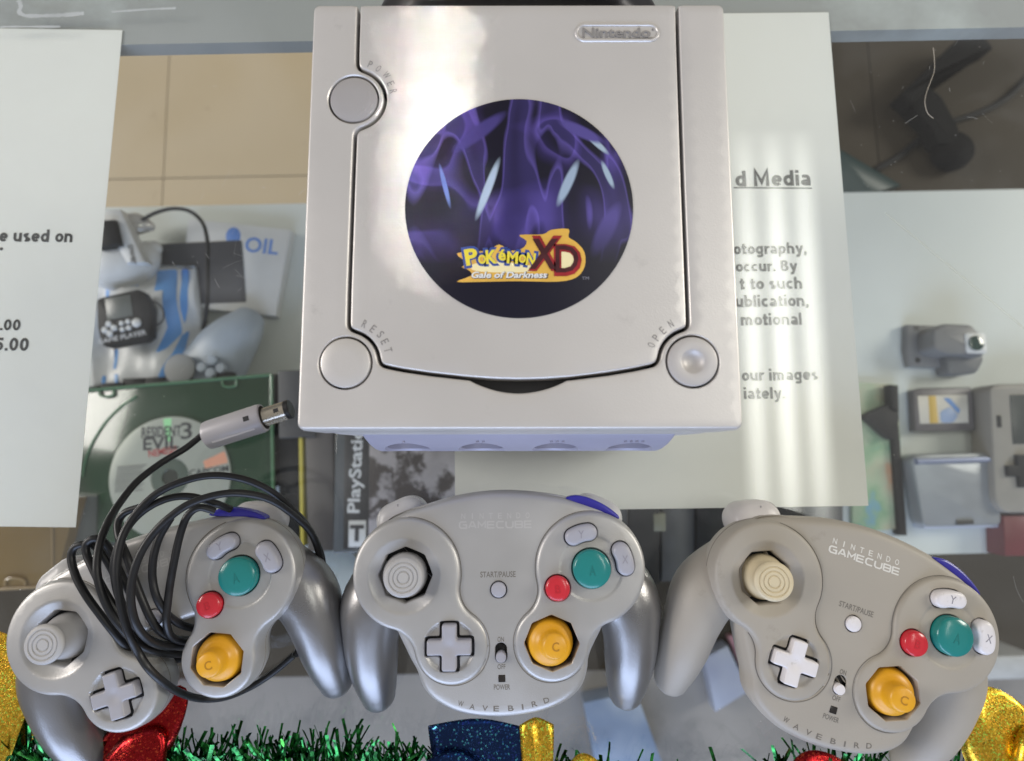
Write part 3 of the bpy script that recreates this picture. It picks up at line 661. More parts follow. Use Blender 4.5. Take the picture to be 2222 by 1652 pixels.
def controller(label, loc, rz, rx, ry, wireless, skin, deck, key, stick_m, trig_m, txt, logo, stick_tilt=(0, 0)):
    t = thing('game_controller', label, 'controller', loc, Euler((rx, ry, rz), 'XYZ'), 'game controllers on the glass counter')
    # grips: tapering horns under the lobes, resting on the glass
    for s in (-1, 1):
        loft('grip', [(s*46, 12, 21), (s*58, -2, 22), (s*60.5, -16, 20.5), (s*60, -32, 17), (s*58.8, -46.5, 11.2)], [17, 16, 13.2, 11.6, 8.3], [14, 14.5, 13.8, 12.2, 9.0], skin, t)
    body_o = BODY_W if wireless else BODY_C
    body_o = resample(body_o, 1.6)
    bz = lambda x, y: FZ-1.9-.0011*x*x-.0010*(y-0)**2*(1 if wireless else .5)
    def bz_plate(x, y):                       # the middle shell dips under the raised face plates
        z = bz(x, y); P_ = np.stack([x, y], 1)
        for lobe in (LOBE_L, LOBE_R):
            c = ccw(lobe); z = z-14*np.where(inside(P_, c), np.clip((dist(P_, c)-1.8)/2.2, 0, 1), 0)
        return z
    def edge_drop(x, y):
        d = np.clip(dist(np.stack([np.atleast_1d(x), np.atleast_1d(y)], 1), ccw(body_o)), 0, 3.); return 3-np.sqrt(np.maximum(9-(3-d)**2, 0))
    if wireless:
        slot = rrect(.8, -20.7, 5.2, 8.4, 2.6, 6)
        bd = plate('body', body_o, deck, t, FZ-2, r=3.0, holes=[circle(0, 5.7, 3.75, 32), slot], hole_z=[FZ-6, FZ-5], grid=2.2, zfun=bz_plate, hr=.3,
                   skirt=[(.5, FZ-8), (.6, FZ-12), (0, FZ-18), (-3, FZ-26), (-8, FZ-34), (-11, 3)])
        lathe('start_button', [(3.3, -4), (3.3, .3), (3.1, .75), (2.6, .95), (0, 1.1)], key, t, (0, 5.7, FZ-2), 28)
        lathe('start_gap', [(3.8, -.5), (0, -.5)], dark, t, (0, 5.7, FZ-3.5), 24)
        sw = slab('power_switch', rrect(.8, -20.7, 5.6, 8.8, 2.8), FZ-5.5, FZ-4.6, dark, t, bev=.1)
        lathe('switch_knob', [(2.25, -3), (2.25, .6), (2.0, 1.0), (0, 1.15)], key, sw, (.8, -22.3, FZ-2), 24)
        slab('power_light', rrect(1, -31.4, 3.0, 3.0, .2, 2), FZ-4.2, FZ-2.72, mat('led_window', (.02, .017, .016), .25), t, bev=.05)
        zt = lambda y, x=0: float(bz(x, y))+.0; dr = lambda x, y: bz(x, y)-.04
        text('START/PAUSE', txt, t, -.2, 12.2, zt(12.2)-.05, w_=15.6, h_=2.5, bold=.01, ext=.1, drape=dr)
        text('ON', txt, t, .7, -15.1, zt(-15)-.05, w_=2.8, h_=2.1, bold=.01, ext=.1, drape=dr)
        text('OFF', txt, t, .9, -26.5, zt(-26.5)-.05, w_=3.5, h_=2.1, bold=.01, ext=.1, drape=dr)
        text('POWER', txt, t, 1.0, -35.0, zt(-35)-.05, w_=7.0, h_=2.2, bold=.01, ext=.1, drape=dr)
        for ch, (x, y), a in zip('WAVEBIRD', [(-16.9, -42.3), (-11.9, -43.6), (-6.4, -44.2), (-1.6, -44.4), (4.7, -44.3), (9.8, -43.8), (14.9, -42.7), (20.1, -41.3)], [-13, -10, -6, -1, 3, 7, 11, 15]):
            text(ch, txt, t, x, y+.4, zt(y+.4, x)-.10, w_=.7 if ch == 'I' else 2.4, h_=2.3, rot=R(a), bold=.01, ext=.1, name='letter', drape=lambda x, y: bz(x, y)-.04-edge_drop(x, y))
    else:
        bd = plate('body', body_o, deck, t, FZ-2, r=3.0, holes=[circle(0, 8.5, 3.75, 32)], hole_z=[FZ-6], grid=2.2, zfun=bz_plate, hr=.3,
                   skirt=[(.5, FZ-8), (.6, FZ-12), (0, FZ-18), (-3, FZ-26), (-8, FZ-34), (-11, 3)])
        lathe('start_button', [(3.3, -4), (3.3, .3), (3.1, .75), (2.6, .95), (0, 1.1)], key, t, (0, 8.5, FZ-2), 28)
        
        zt = lambda y, x=0: float(bz(x, y)); dr = lambda x, y: bz(x, y)-.04
    yo = 0 if wireless else -3.6
    for ch, x in zip('NINTENDO', np.linspace(-15.6, 13.3, 8)):
        text(ch, logo, t, x, 37.4+yo, zt(37.4+yo, x)-.06, w_=.5 if ch == 'I' else 1.8, h_=2.5, bold=.006, ext=.1, name='letter', drape=dr)
    heavy(['#'+c for c in 'GAWECUPE'], logo, t, -1.3, 33.7+yo, zt(33.7+yo, 9), 32.6, H=3.7, weight=.24, align='C', drape=dr, ext=.09, step=.01)
    # lobes
    dl = [octagon(*SK, 12.2), cross(*DP, 10.7, 4.25)]
    pl_ = plate('face_plate', LOBE_L, skin if 0 else deck, t, FZ, r=1.9, holes=dl, hole_z=[FZ-11, FZ-5], grid=2.4, zfun=z_left, hr=.3, skirt=LSK,
                extra=np.vstack([rings(SK, (12.8, 13.6, 14.4, 15.0, 15.5, 15.9, 16.4, 17.0), 3.5), rings(DP, (9.6, 9.9, 10.3, 10.7, 11.1, 11.5, 12), 5)]))
    hr_ = [circle(*AB, 8.65, 48), circle(*BB, 5.75, 36), grow(XB, .5), grow(YBn, .5), octagon(*CS, 11.9)]
    pr_ = plate('face_plate', LOBE_R, deck, t, FZ, r=1.9, holes=hr_, hole_z=[FZ-5]*4+[FZ-11], grid=2.4, zfun=z_right, hr=.3, skirt=LSK,
                extra=rings(AB, (12.9, 13.2, 13.5, 13.8, 14.1, 14.5), 5))
    # dark line where the raised face meets the middle, and the parting line round each lobe
    seam_m = mat('dark_joint', (.17, .155, .135), .7)
    for lobe in (LOBE_L, LOBE_R):
        o_ = grow(lobe, .35); ok = inside(o_, ccw(body_o)) & (dist(o_, ccw(body_o)) > 2.2); runs = []; n_ = len(o_); s0 = int(np.argmin(ok))
        for q in range(n_):
            i = (s0+q) % n_
            if ok[i]: 
                if not runs or runs[-1][1] != q-1: runs.append([[i], q])
                else: runs[-1][0].append(i); runs[-1][1] = q
        for idx, _ in runs:
            if len(idx) > 5: obj('face_joint', *tube_geo([(*o_[i], float(bz(o_[i][0], o_[i][1]))+.02) for i in idx], .19, 6), seam_m, t)
        o_ = grow(lobe, .62); obj('parting_line', *tube_geo([(*q, FZ-10.5) for q in np.vstack([o_, o_[:1]])], .22, 6), seam_m, t)
    # floors of the openings
    for (c, r_, z) in ((SK, 13.2, FZ-9), (CS, 12.6, FZ-10.8)): lathe('socket_floor', [(r_, 0), (0, 0)], dark, t, (*c, z), 20)
    for (c, r_, z) in ((DP, 11.3, 2.7), (AB, 9.3, 1.75), (BB, 6.3, 1.25)): lathe('socket_floor', [(r_, 0), (0, 0)], dark, t, (*c, FZ-z), 32)
    for b in (XB, YBn): slab('socket_floor', grow(b, .9), FZ-3.4, FZ-2.5, dark, t, bev=.05)
    # control stick, d-pad, buttons
    prof = [(10.0, -9), (10.0, -6.5), (9.7, -4.6), (9.0, -2.4), (8.2, -.6), (7.4, .8), (7.2, 4.0), (7.6, 5.4), (8.2, 6.2), (8.3, 7.0), (8.0, 7.7), (7.4, 8.1), (6.5, 8.2), (6.3, 7.85), (5.9, 7.85), (5.7, 8.2),
            (4.7, 8.2), (4.5, 7.85), (4.1, 7.85), (3.9, 8.2), (2.9, 8.2), (2.7, 7.85), (2.3, 7.85), (2.1, 8.2), (0, 8.25)]
    so = lathe('control_stick', prof, stick_m, t, (0, 0, 0), 48, loc=(*SK, FZ-1)); so.rotation_euler = (R(stick_tilt[0]), R(stick_tilt[1]), 0)
    prof = [(10.3, -8), (10.3, -5.2), (10.0, -3.4), (9.3, -1.0), (7.6, .2), (6.1, 1.0), (5.5, 2.2), (5.35, 6.4), (5.1, 7.4), (4.3, 8.0), (0, 8.2)]
    co = lathe('c_stick', prof, yelb, t, (0, 0, 0), 48, loc=(*CS, FZ-1)); co.rotation_euler = (R(stick_tilt[0]), R(stick_tilt[1]), 0)
    text('C', mat('letter_amber', (.42, .19, .01), .4), co, 0.2, 0, 8.12, w_=3.0, h_=3.7, bold=.015, ext=.12)
    dzf = lambda x, y: FZ+1.2-.9*np.exp(-(np.hypot(x-DP[0], y-DP[1])/2.6)**2)+.022*np.maximum(np.abs(x-DP[0]), np.abs(y-DP[1]))**1.5*.6
    plate('d_pad', cross(*DP, 9.55, 3.1), key, t, FZ+2, r=.9, zfun=dzf, skirt=[(.1, FZ-4.5)], grid=1.2)
    ab = lathe('a_button', [(8.2, -5), (8.2, 2.5), (8.0, 3.2), (7.4, 3.7), (5, 4.1), (2.5, 4.35), (0, 4.4)], teal, t, (*AB, FZ-.6), 56)
    bb = lathe('b_button', [(5.3, -5), (5.3, 1.9), (5.1, 2.5), (4.6, 2.9), (2.5, 3.2), (0, 3.3)], redb, t, (*BB, FZ-.6), 44)
    text('A', mat('letter_teal', (.009, .155, .143), .3), ab, AB[0], AB[1]-.3, FZ+3.72, w_=2.6, h_=4.2, bold=.0, ext=.12)
    text('B', mat('letter_red', (.45, .014, .025), .3), bb, BB[0], BB[1], FZ+2.62, w_=2.3, h_=3.4, bold=.0, ext=.12)
    kt = mat('letter_grey', (.26, .25, .28), .45)
    for nm_, o_, ch, c, a in (('x_button', XB, 'X', (55.25, 18.6), 0), ('y_button', YBn, 'Y', (36.5, 29.4), 0)):
        zz = lambda x, y, c=c: FZ+2.4-.012*((x-c[0])**2+(y-c[1])**2)
        k_ = plate(nm_, o_, key, t, FZ+2, r=1.5, zfun=zz, skirt=[(.05, FZ-4.8)], grid=1.5)
        text(ch, kt, k_, c[0], c[1], FZ+2.32, w_=2.5, h_=3.4, bold=.0, ext=.12)
    # shoulder triggers and the z button
    for s in (-1, 1):
        o_ = rrect(0, 0, 24, 17, 8.3, 9, rot=R(-s*24))+np.array([s*46.0, 35.6])
        plate('shoulder_trigger', o_, trig_m, t, 31, r=4, zfun=lambda x, y, s=s: 31-.02*((x-s*46)**2+(y-30)**2)*.6, skirt=[(.3, 24), (.2, 15), (-1.5, 10)], grid=2.2)
    zo = catmull([(31, 44.2), (35.5, 45.8), (42, 44.4), (49, 41), (54.5, 36.6), (53.8, 35.0), (47, 38.2), (40, 40.6)], True, 8)
    plate('z_button', zo, bluz, t, 36.2, r=1.3, skirt=[(0, 30)], grid=2)
    if wireless: text('L', kt, t, -46.5, 41.2, 28.6, w_=1.4, h_=2.6, rot=R(8), ext=.35)
    return t
skin_s = mat('controller_silver', (.27, .265, .265), .33, .75, var=.04, vscale=40, bump=.3, bscale=1600, stain_or_reflection=((.24, .22, .19), 55, .70, .86))
deck_s = mat('controller_silver_face', (.435, .425, .412), .42, .46, var=.05, vscale=40, bump=.25, bscale=1700, stain_or_reflection=((.27, .24, .19), 60, .68, .86))
skin_g = mat('controller_grey', (.35, .318, .272), .5, .0, var=.04, vscale=30, bump=.2, stain_or_reflection=((.22, .195, .155), 60, .62, .84))
key_l = mat('key_lilac', (.355, .35, .385), .38, var=.03, vscale=80)
key_w = mat('key_white', (.70, .67, .68), .36, var=.03, vscale=80, stain_or_reflection=((.48, .45, .42), 300, .6, .75))
stick_g = mat('stick_grey', (.42, .41, .405), .5, var=.03)
stick_y = mat('stick_cream', (.60, .51, .34), .5, var=.08, vscale=120)
trig_g = mat('trigger_pale', (.50, .49, .49), .35, var=.04); trig_w = mat('trigger_white', (.60, .57, .56), .35, var=.05)
tx_d = mat('moulded_letter', (.16, .145, .125), .5); tx_s = mat('silver_logo', (.50, .49, .475), .4, .3); tx_w = mat('white_logo', (.66, .64, .60), .5)
mid = controller('silver wireless controller in the middle, its red and teal buttons glossy', (-8.2, -151.4, 0), R(.7), R(-1.4), R(-.6), True, skin_s, deck_s, key_l, stick_g, trig_g, tx_d, tx_s, (-5, 7))
rgt = controller('dull grey wireless controller with a yellowed control stick, tilted to the right', (143.2, -165.6, 0), R(-18.8), R(-1.6), R(1.2), True, skin_g, skin_g, key_w, stick_y, trig_w, tx_d, tx_w, (0, -6))
lft = controller('silver wired controller with its black cable coiled over it', (-157.0, -165.3, 0), R(17.3), R(-1.2), R(.5), False, skin_s, deck_s, key_l, stick_g, trig_g, tx_d, tx_s)
for o in (mid, rgt, lft): o.location.z = .0008

# cable of the wired controller: loose coils over its face, ending in a plug beside the console
def LC(x, y): return (x*1350/2054*2222/3882, (1800+y*1350/2054)*2222/3882)
inv_l = Matrix.LocRotScale(lft.location, lft.rotation_euler, None).inverted()
def cable_pts(seq):
    return [tuple((inv_l@(Vector(spot(*LC(x, y), z))*MM))/MM) for x, y, z in seq]
cab_m = mat('cable_black', (.011, .011, .012), .42, var=.12, vscale=200, spec=.4)
strands = [
 [(1190, -250, 9), (1125, -195, 10), (1059, -145, 12), (921, -62, 18), (792, 39, 28), (700, 150, 36), (628, 265, 44), (575, 400, 50), (558, 540, 53), (580, 660, 53), (630, 780, 52), (700, 880, 50), (790, 970, 46), (900, 1020, 38), (1010, 1035, 26), (1120, 1030, 16)],
 [(1700, 1045, 10), (1790, 900, 7), (1850, 700, 6), (1865, 560, 7), (1845, 440, 12), (1780, 310, 22), (1690, 205, 32), (1560, 95, 40), (1400, 25, 44), (1220, 5, 47), (1050, 40, 50), (900, 112, 52), (785, 225, 54), (710, 350, 56), (676, 500, 57), (680, 640, 57),
  (705, 790, 56), (745, 920, 54), (800, 1030, 50), (860, 1120, 49), (940, 1195, 44), (1040, 1258, 32), (1160, 1292, 20), (1300, 1283, 12), (1450, 1222, 6), (1580, 1138, 6), (1690, 1045, 6)],
 [(1855, 640, 14), (1850, 500, 16), (1800, 345, 24), (1700, 240, 34), (1560, 145, 44), (1400, 108, 50), (1250, 117, 54), (1090, 170, 57), (960, 262, 59), (862, 370, 60), (795, 490, 61), (760, 620, 61), (758, 760, 60), (795, 880, 57), (870, 960, 50), (970, 990, 40), (1100, 985, 26)],
 [(1330, 200, 36), (1240, 165, 42), (1110, 128, 46), (990, 132, 48), (870, 180, 50), (770, 260, 51), (700, 370, 52), (660, 500, 52), (670, 640, 51), (710, 760, 50), (780, 880, 47), (880, 960, 40), (1000, 985, 28), (1110, 980, 20)],
 [(1240, 212, 45), (1150, 190, 48), (1080, 240, 49), (1035, 360, 49), (1005, 500, 49), (980, 640, 48), (965, 760, 48), (960, 850, 47), (985, 930, 42), (1050, 960, 34), (1120, 960, 26)],
 [(985, 250, 52), (920, 360, 52), (885, 480, 52), (880, 600, 51), (905, 710, 50), (960, 800, 46), (1040, 862, 38), (1110, 885, 30)],
 [(760, 700, 43), (690, 560, 44), (640, 450, 45), (595, 385, 47), (540, 368, 48), (498, 400, 48), (500, 460, 48), (535, 540, 49), (590, 650, 50), (660, 770, 50), (730, 880, 48), (800, 960, 44), (900, 1000, 36)],
 [(690, 640, 42), (620, 500, 43), (550, 415, 44), (480, 400, 45), (425, 425, 45), (412, 490, 45), (440, 590, 46), (500, 700, 47), (580, 810, 46), (650, 900, 44), (720, 980, 40), (820, 1050, 32), (950, 1070, 24), (1080, 1060, 16)],
 [(800, 190, 46), (720, 220, 46), (680, 280, 46), (690, 370, 48), (735, 480, 50), (775, 600, 50), (820, 720, 50), (870, 830, 48), (930, 910, 44), (1020, 950, 36), (1110, 950, 26)],
]
geo = [tube_geo(catmull(cable_pts(s), False, 8), 1.62, 12) for s in strands]
obj('cable', *join(geo), cab_m, lft)
# plug
p0 = np.array(spot(*I4(1298, 1243), 9)); p1 = np.array(spot(*I4(1655, 1128), 9)); p2 = np.array(spot(*I4(1805, 1080), 9))
ax = (p1-p0)/np.linalg.norm(p1-p0); Lp = np.linalg.norm(p1-p0); Lt = np.linalg.norm(p2-p1)
rotm = Vector((0, 0, 1)).rotation_difference(Vector(ax))
plug_w = Matrix.LocRotScale(Vector(p0)*MM, rotm, None)
def plug_part(name, prof, m, parent):
    o = lathe(name, prof, m, None, (0, 0, 0), 36); o.parent = parent; return o
pg = plug_part('plug', [(2.6, -1.5), (5.2, -.9), (7.0, .3), (7.3, 2), (7.4, Lp-2), (7.1, Lp-.4), (6.2, Lp)], mat('plug_grey', (.47, .455, .48), .4, .15, var=.04), lft)
pg.matrix_local = inv_l@plug_w
steel = mat('plug_steel', (.62, .57, .48), .25, 1., var=.05)
plug_part('plug_tip', [(4.8, Lp-1), (4.8, Lp+Lt), (4.4, Lp+Lt+.2), (4.3, Lp+Lt-.2), (0, Lp+Lt-.2)], steel, pg)
plug_part('plug_mouth', [(4.92, Lp+Lt-.9), (4.95, Lp+Lt+1.2), (4.6, Lp+Lt+1.5), (0, Lp+Lt+1.4)], black, pg)
def plug_bit(name, a, l0, l1, w_, r_, m):
    V = []
    for z in (l0, l1):
        for k in (-1, 1):
            t = a+k*w_/r_/2; V += [((r_-.4)*math.cos(t), (r_-.4)*math.sin(t), z), ((r_+.12)*math.cos(t), (r_+.12)*math.sin(t), z)]
    obj(name, V, [(1, 3, 7, 5), (0, 1, 5, 4), (2, 6, 7, 3), (0, 2, 3, 1), (4, 5, 7, 6)], m, pg, smooth=False)
up_l = rotm.inverted()@Vector((0, 0, 1)); au = math.atan2(up_l.y, up_l.x)
side = 1 if (rotm@Vector((math.cos(au+.6), math.sin(au+.6), 0))).y < 0 else -1
plug_bit('plug_window', au-side*.12, Lp-7.5, Lp-4.6, 2.4, 7.4, dark)
plug_bit('plug_window', au-side*.15, Lp+Lt-5.8, Lp+Lt-3.2, 2.0, 4.8, dark)
plug_bit('plug_groove', au+side*.75, 4, Lp-4, .9, 7.4, mat('plug_groove', (.72, .70, .72), .4))

# ------------------------------------------------------------------ things in the case below the glass
def item(name, label, cat, px, py, Z, group=None):
    t = thing(name, label, cat, spot(px, py, Z), (0, 0, 0), group); t['_z'] = Z; return t
def loc2(t, pts, Z):          # picture points on level Z, in the thing's own frame
    l = np.array(t.location)/MM; return np.array([np.array(spot(x, y, Z))-l for x, y in pts])[:, :2]
def layer(t, name, pts, z0, th, m, bev=.6, parent=None, round_=0, px=None, **kw):
    """a slab on level z0 (mm above the thing's base), outline given where the photograph shows its top"""
    bz = t.location.z/MM; q = loc2(t, pts, bz+z0+th); 
    if round_: q = smooth(resample(ccw(q), round_/3), 6, True)
    return slab(name, q, z0, z0+th, m, parent or t, bev=bev, **kw)
def m4(f, pts): return [f(*p) for p in pts]
def MC(x, y): return ((1250+x*1300/1890)*2222/3882, (1750+y*1300/1890)*2222/3882)
def RC(x, y): return ((2450+x*1432/2178)*2222/3882, (1800+y*1432/2178)*2222/3882)
blk = mat('case_black', (.014, .0145, .016), .5, spec=.2, var=.2, vscale=20)
wht_p = mat('item_white', (.60, .61, .61), .45, var=.03); lgrey = mat('item_light_grey', (.55, .56, .57), .4, var=.04)
# leaflet box with blue print
t = item('white_box', 'flat white box with blue lettering beside the dark box', 'box', *I4(1560, 250), ZS)
layer(t, 'box', m4(I3, [(1180, 1370), (1820, 1440)])+m4(I4, [(1725, 492), (1120, 430)]), 0, 14, wht_p)
bl = mat('blue_print', (.10, .22, .55), .5)
q = loc2(t, [I3(1640, 1540)], ZS+14)[0]; text('OIL', bl, t, q[0], q[1], 14.02, w_=36, h_=17, rot=R(-6), bold=.02, ext=.1)
q = loc2(t, [I3(1460, 1480)], ZS+14)[0]; slab('drop_mark', circle(q[0], q[1], 8, 20, 10), 14.0, 14.1, bl, t, bev=.02)
# dark box
t = item('dark_box', 'matte dark grey box lying behind the blue and white mailer', 'box', *I4(1300, 220), ZS)
layer(t, 'case', m4(I4, [(850, 48), (1512, 18), (1540, 405), (900, 432)]), 0, 15, mat('dark_box', (.045, .048, .06), .5, var=.1, vscale=9), round_=2)
# thin cable over it
p_ = [spot(*I3(860, 1400), ZS+30), spot(*I3(960, 1340), ZS+34), spot(*I3(1080, 1308), ZS+36), spot(*I3(1190, 1325), ZS+36), spot(*I3(1270, 1400), ZS+38), spot(*I3(1300, 1520), ZS+40), spot(*I4(1302, 150), ZS+38),
      spot(*I4(1300, 380), ZS+36), spot(*I4(1285, 520), ZS+26), spot(*I4(1268, 590), ZS+12), spot(*I4(1262, 640), ZS+8), spot(*I4(1290, 740), ZS+6)]
cb = obj('thin_cable', *tube_geo(catmull(p_, False, 8), 2.0, 8), blk); tag(cb, 'thin black cable bent over the dark box under the glass', 'cable')
# white headset-like gadget
t = item('white_gadget', 'white and silver clip-on gadget beside the left paper', 'gadget', *I3(760, 1500), ZS)
sil = mat('gadget_silver', (.55, .54, .52), .3, .4, var=.05)
def P3(t, f, x, y, z): return np.array(spot(*f(x, y), ZS+z))-np.array(t.location)/MM
layer(t, 'arm', m4(I3, [(600, 1325), (752, 1308), (905, 1640), (790, 1652)]), 30, 16, wht_p, bev=3)
layer(t, 'black_pad', m4(I3, [(600, 1380), (715, 1372), (750, 1530), (620, 1560)]), 40, 12, blk, bev=3)
loft('wing', [tuple(P3(t, I3, 760, 1420, 26)), tuple(P3(t, I3, 850, 1405, 28)), tuple(P3(t, I3, 945, 1420, 24))], [10, 13, 5], [8, 9, 4], sil, t)
loft('bowl', [tuple(P3(t, I3, 560, 1640, 22)), tuple(P3(t, I3, 700, 1655, 26)), tuple(P3(t, I3, 860, 1630, 26)), tuple(P3(t, I3, 975, 1550, 24))], [8, 30, 27, 8], [6, 20, 18, 6], wht_p, t)
q = loc2(t, [I3(815, 1600)], ZS+46)[0]; text('ower', mat('gadget_print', (.1, .1, .1), .5), t, q[0], q[1], 46.3, w_=22, rot=R(-75), bold=.02, ext=.1)
# mailer bag
t = item('mailer_bag', 'crumpled white mailer bag with blue stripes under the handheld', 'bag', *I4(850, 600), ZS)
bag_o = resample(ccw(loc2(t, m4(I4, [(560, 170), (800, 175), (945, 158), (1070, 165), (1182, 165), (1195, 300), (1215, 480), (1243, 715), (1155, 755), (1130, 800), (1075, 885), (900, 905), (700, 925), (560, 940), (480, 600)]), ZS+30)), 5)
bzf = lambda x, y: 26+5*np.sin(x*.055+y*.03)+3*np.sin(y*.09-x*.02)+2*np.sin(x*.15+1)
bag_m = mat('mailer_white', (.56, .585, .61), .35, var=.05, vscale=20, bump=.4, bscale=120)
plate('bag', bag_o, bag_m, t, 28, r=5, zfun=bzf, skirt=[(1, 18), (0, 6), (-4, 0)], grid=7)
blue_m = mat('mailer_blue', (.10, .30, .68), .35, var=.08, vscale=30)
def stripe(pts, z=.4, m=blue_m, nm='blue_stripe'):
    o_ = resample(ccw(loc2(t, m4(I4, pts), ZS+30)), 3.5); plate(nm, o_, m, t, 28, r=.3, zfun=lambda x, y: bzf(x, y)+z, skirt=[(0, 20)], grid=6, close=False)
stripe([(948, 192), (1072, 182), (1092, 400), (1112, 590), (1045, 700), (985, 730), (1040, 560), (1010, 330), (955, 330)])
stripe([(1102, 182), (1146, 180), (1152, 420), (1122, 540), (1108, 440)])
stripe([(1110, 600), (1150, 570), (1140, 760), (1050, 880), (1000, 890), (1080, 730)])
stripe([(628, 215), (655, 215), (665, 400), (635, 400)]); stripe([(672, 690), (702, 690), (706, 820), (680, 820)]); stripe([(695, 852), (724, 850), (722, 915), (700, 918)]); stripe([(610, 862), (638, 862), (636, 925), (612, 928)])
stripe([(698, 272), (862, 258), (864, 300), (700, 322)])
stripe([(968, 335), (1012, 325), (1030, 560), (990, 700)], z=.9, m=bag_m, nm='fold')
q = loc2(t, [I4(782, 290)], ZS+34)[0]; text('SHIP TO', wht_p, t, q[0], q[1], 30, w_=36, h_=8, rot=R(5), bold=.02, ext=.1, drape=lambda x, y: bzf(x, y)+.8)
# handheld game player
t = item('handheld_game', 'black handheld game with grey screen and white buttons on the mailer', 'game', *I4(780, 510), ZS+36)
layer(t, 'case', m4(I4, [(600, 388), (640, 372), (860, 322), (900, 345), (945, 440), (940, 620), (905, 648), (670, 692), (630, 672), (605, 560)]), 0, 13, blk, bev=2.5, round_=3)
layer(t, 'screen', m4(I4, [(655, 385), (815, 357), (832, 490), (672, 520)]), 12, 1.6, mat('lcd_grey', (.13, .14, .13), .3), bev=.2)
for x, y, r_ in ((680, 542, 3.3), (655, 580, 3.3), (713, 566, 3.3), (686, 602, 3.3), (760, 538, 2.6), (800, 527, 2.6), (765, 576, 2.6), (805, 566, 2.6), (853, 534, 4.6)):
    q = loc2(t, [I4(x, y)], ZS+50)[0]; lathe('button', [(r_, 0), (r_, 1.6), (r_*.8, 2.4), (0, 2.7)], wht_p, t, (q[0], q[1], 12.5), 16)
q = loc2(t, [I4(765, 625)], ZS+49)[0]; text('GAME PLAYER', lgrey, t, q[0], q[1], 13.05, w_=48, h_=5, rot=R(12), bold=.01, ext=.1)
ck = [spot(*I4(915, 410), ZS+40), spot(*I4(970, 405), ZS+44), spot(*I4(1020, 450), ZS+44), spot(*I4(1020, 520), ZS+44), spot(*I4(970, 560), ZS+44), spot(*I4(930, 600), ZS+40)]
obj('wrist_cord', *tube_geo([np.array(p)-np.array(t.location)/MM for p in catmull(ck, False, 6)], 1.0, 6), blk, t)
# grey gamepad
t = item('grey_gamepad', 'blurred blue grey gamepad behind the green disc case', 'gamepad', *I4(1350, 760), ZS)
pad = mat('gamepad_grey', (.36, .42, .50), .4, var=.04)
loft('grip', [tuple(P3(t, I4, 1330, 830, 24)), tuple(P3(t, I4, 1410, 700, 26)), tuple(P3(t, I4, 1500, 590, 24)), tuple(P3(t, I4, 1560, 515, 20))], [36, 31, 25, 17], [13, 15, 14, 11], pad, t)
loft('shell', [tuple(P3(t, I4, 1500, 850, 20)), tuple(P3(t, I4, 1330, 880, 24)), tuple(P3(t, I4, 1150, 920, 22))], [26, 36, 30], [12, 14, 12], pad, t)
pw = np.array(P3(t, I4, 1150, 830, 36)); lathe('thumb_stick', [(12, -16), (12, 0), (15, 4), (15, 8), (11, 10), (0, 9)], mat('stick_dull', (.28, .29, .30), .6), t, tuple(pw), 24)
for x, y in ((1330, 770), (1265, 815), (1385, 820), (1320, 850)):
    q = np.array(P3(t, I4, x, y, 44)); lathe('face_button', [(5, -3), (5, 1), (4, 2), (0, 2.3)], pad, t, tuple(q), 18)
# black cases in a row behind the green tray
rows = [((420, 945), (552, 990)), ((555, 935), (622, 990)), ((626, 915), (764, 985)), ((766, 886), (903, 970)), ((906, 880), (1034, 960)), ((1037, 876), (1190, 950)), ((1196, 905), (1322, 950)), ((1326, 848), (1454, 930)), ((1460, 880), (1600, 930)), ((1605, 862), (1735, 920))]
ordn = ['first', 'second', 'third', 'fourth', 'fifth', 'sixth', 'seventh', 'eighth', 'ninth', 'tenth']
for i, ((x0, y0), (x1, y1)) in enumerate(rows):
    t = item('game_case', 'upright black game case, %s from the left behind the green tray' % ordn[i], 'game case', *I4((x0+x1)/2, y1), ZS, 'black cases behind the green tray')
    layer(t, 'case', m4(I4, [(x0, y0), (x1, y0-6), (x1+8, 1560), (x0+8, 1566)]), 0, 40+2*(i % 3), blk, bev=1.2)
t = item('dark_case', 'tall dark case between the green tray and the console', 'game case', *I4(1800, 1050), ZS)
layer(t, 'case', m4(I4, [(1738, 836), (1960, 828), (1975, 1250), (1745, 1260)]), 0, 60, mat('case_charcoal', (.05, .05, .055), .5, var=.1, vscale=10), bev=1.5)
# the green tray with a disc on it
t = item('green_disc_tray', 'translucent green disc tray with two clips on its rim', 'disc case', 370, 1000, ZS+48)
def clear_plastic(name, col, alpha, rough=.15):
    m = mat(name, col, rough, var=.08, vscale=15, alpha=alpha, coat=.3); return m
grn = clear_plastic('tray_green', (.022, .055, .028), .92); grn2 = clear_plastic('tray_green_edge', (.10, .22, .12), .75)
tray = [(150, 850), (588, 813), (592, 1150), (150, 1185)]
layer(t, 'tray', tray, 0, 10, grn, bev=1)
for a, b in (((150, 850), (588, 813)), ((588, 813), (592, 1150))):
    q = loc2(t, [a, b], ZS+60); obj('rim', *tube_geo([(*q[0], 11), (*q[1], 11)], 1.6, 8), grn2, t)
for x, y in ((665, 978), (1436, 918)):
    q = loc2(t, m4(I4, [(x-45, y-22), (x-40, y+10), (x, y+20), (x+40, y+8), (x+42, y-24)]), ZS+60); obj('clip', *tube_geo(catmull([(*k, 11.4) for k in q], False, 6), 1.1, 8), grn2, t)
q = loc2(t, m4(I4, [(850, 995), (750, 1060), (660, 1150), (580, 1270), (530, 1390), (510, 1500)]), ZS+60); obj('disc_recess', *tube_geo(catmull([(*k, 10.4) for k in q], False, 6), 1.0, 8), grn2, t)
dc = item('compact_disc', 'pale printed disc lying on the green tray', 'disc', *I4(1068, 1503), ZS+59)
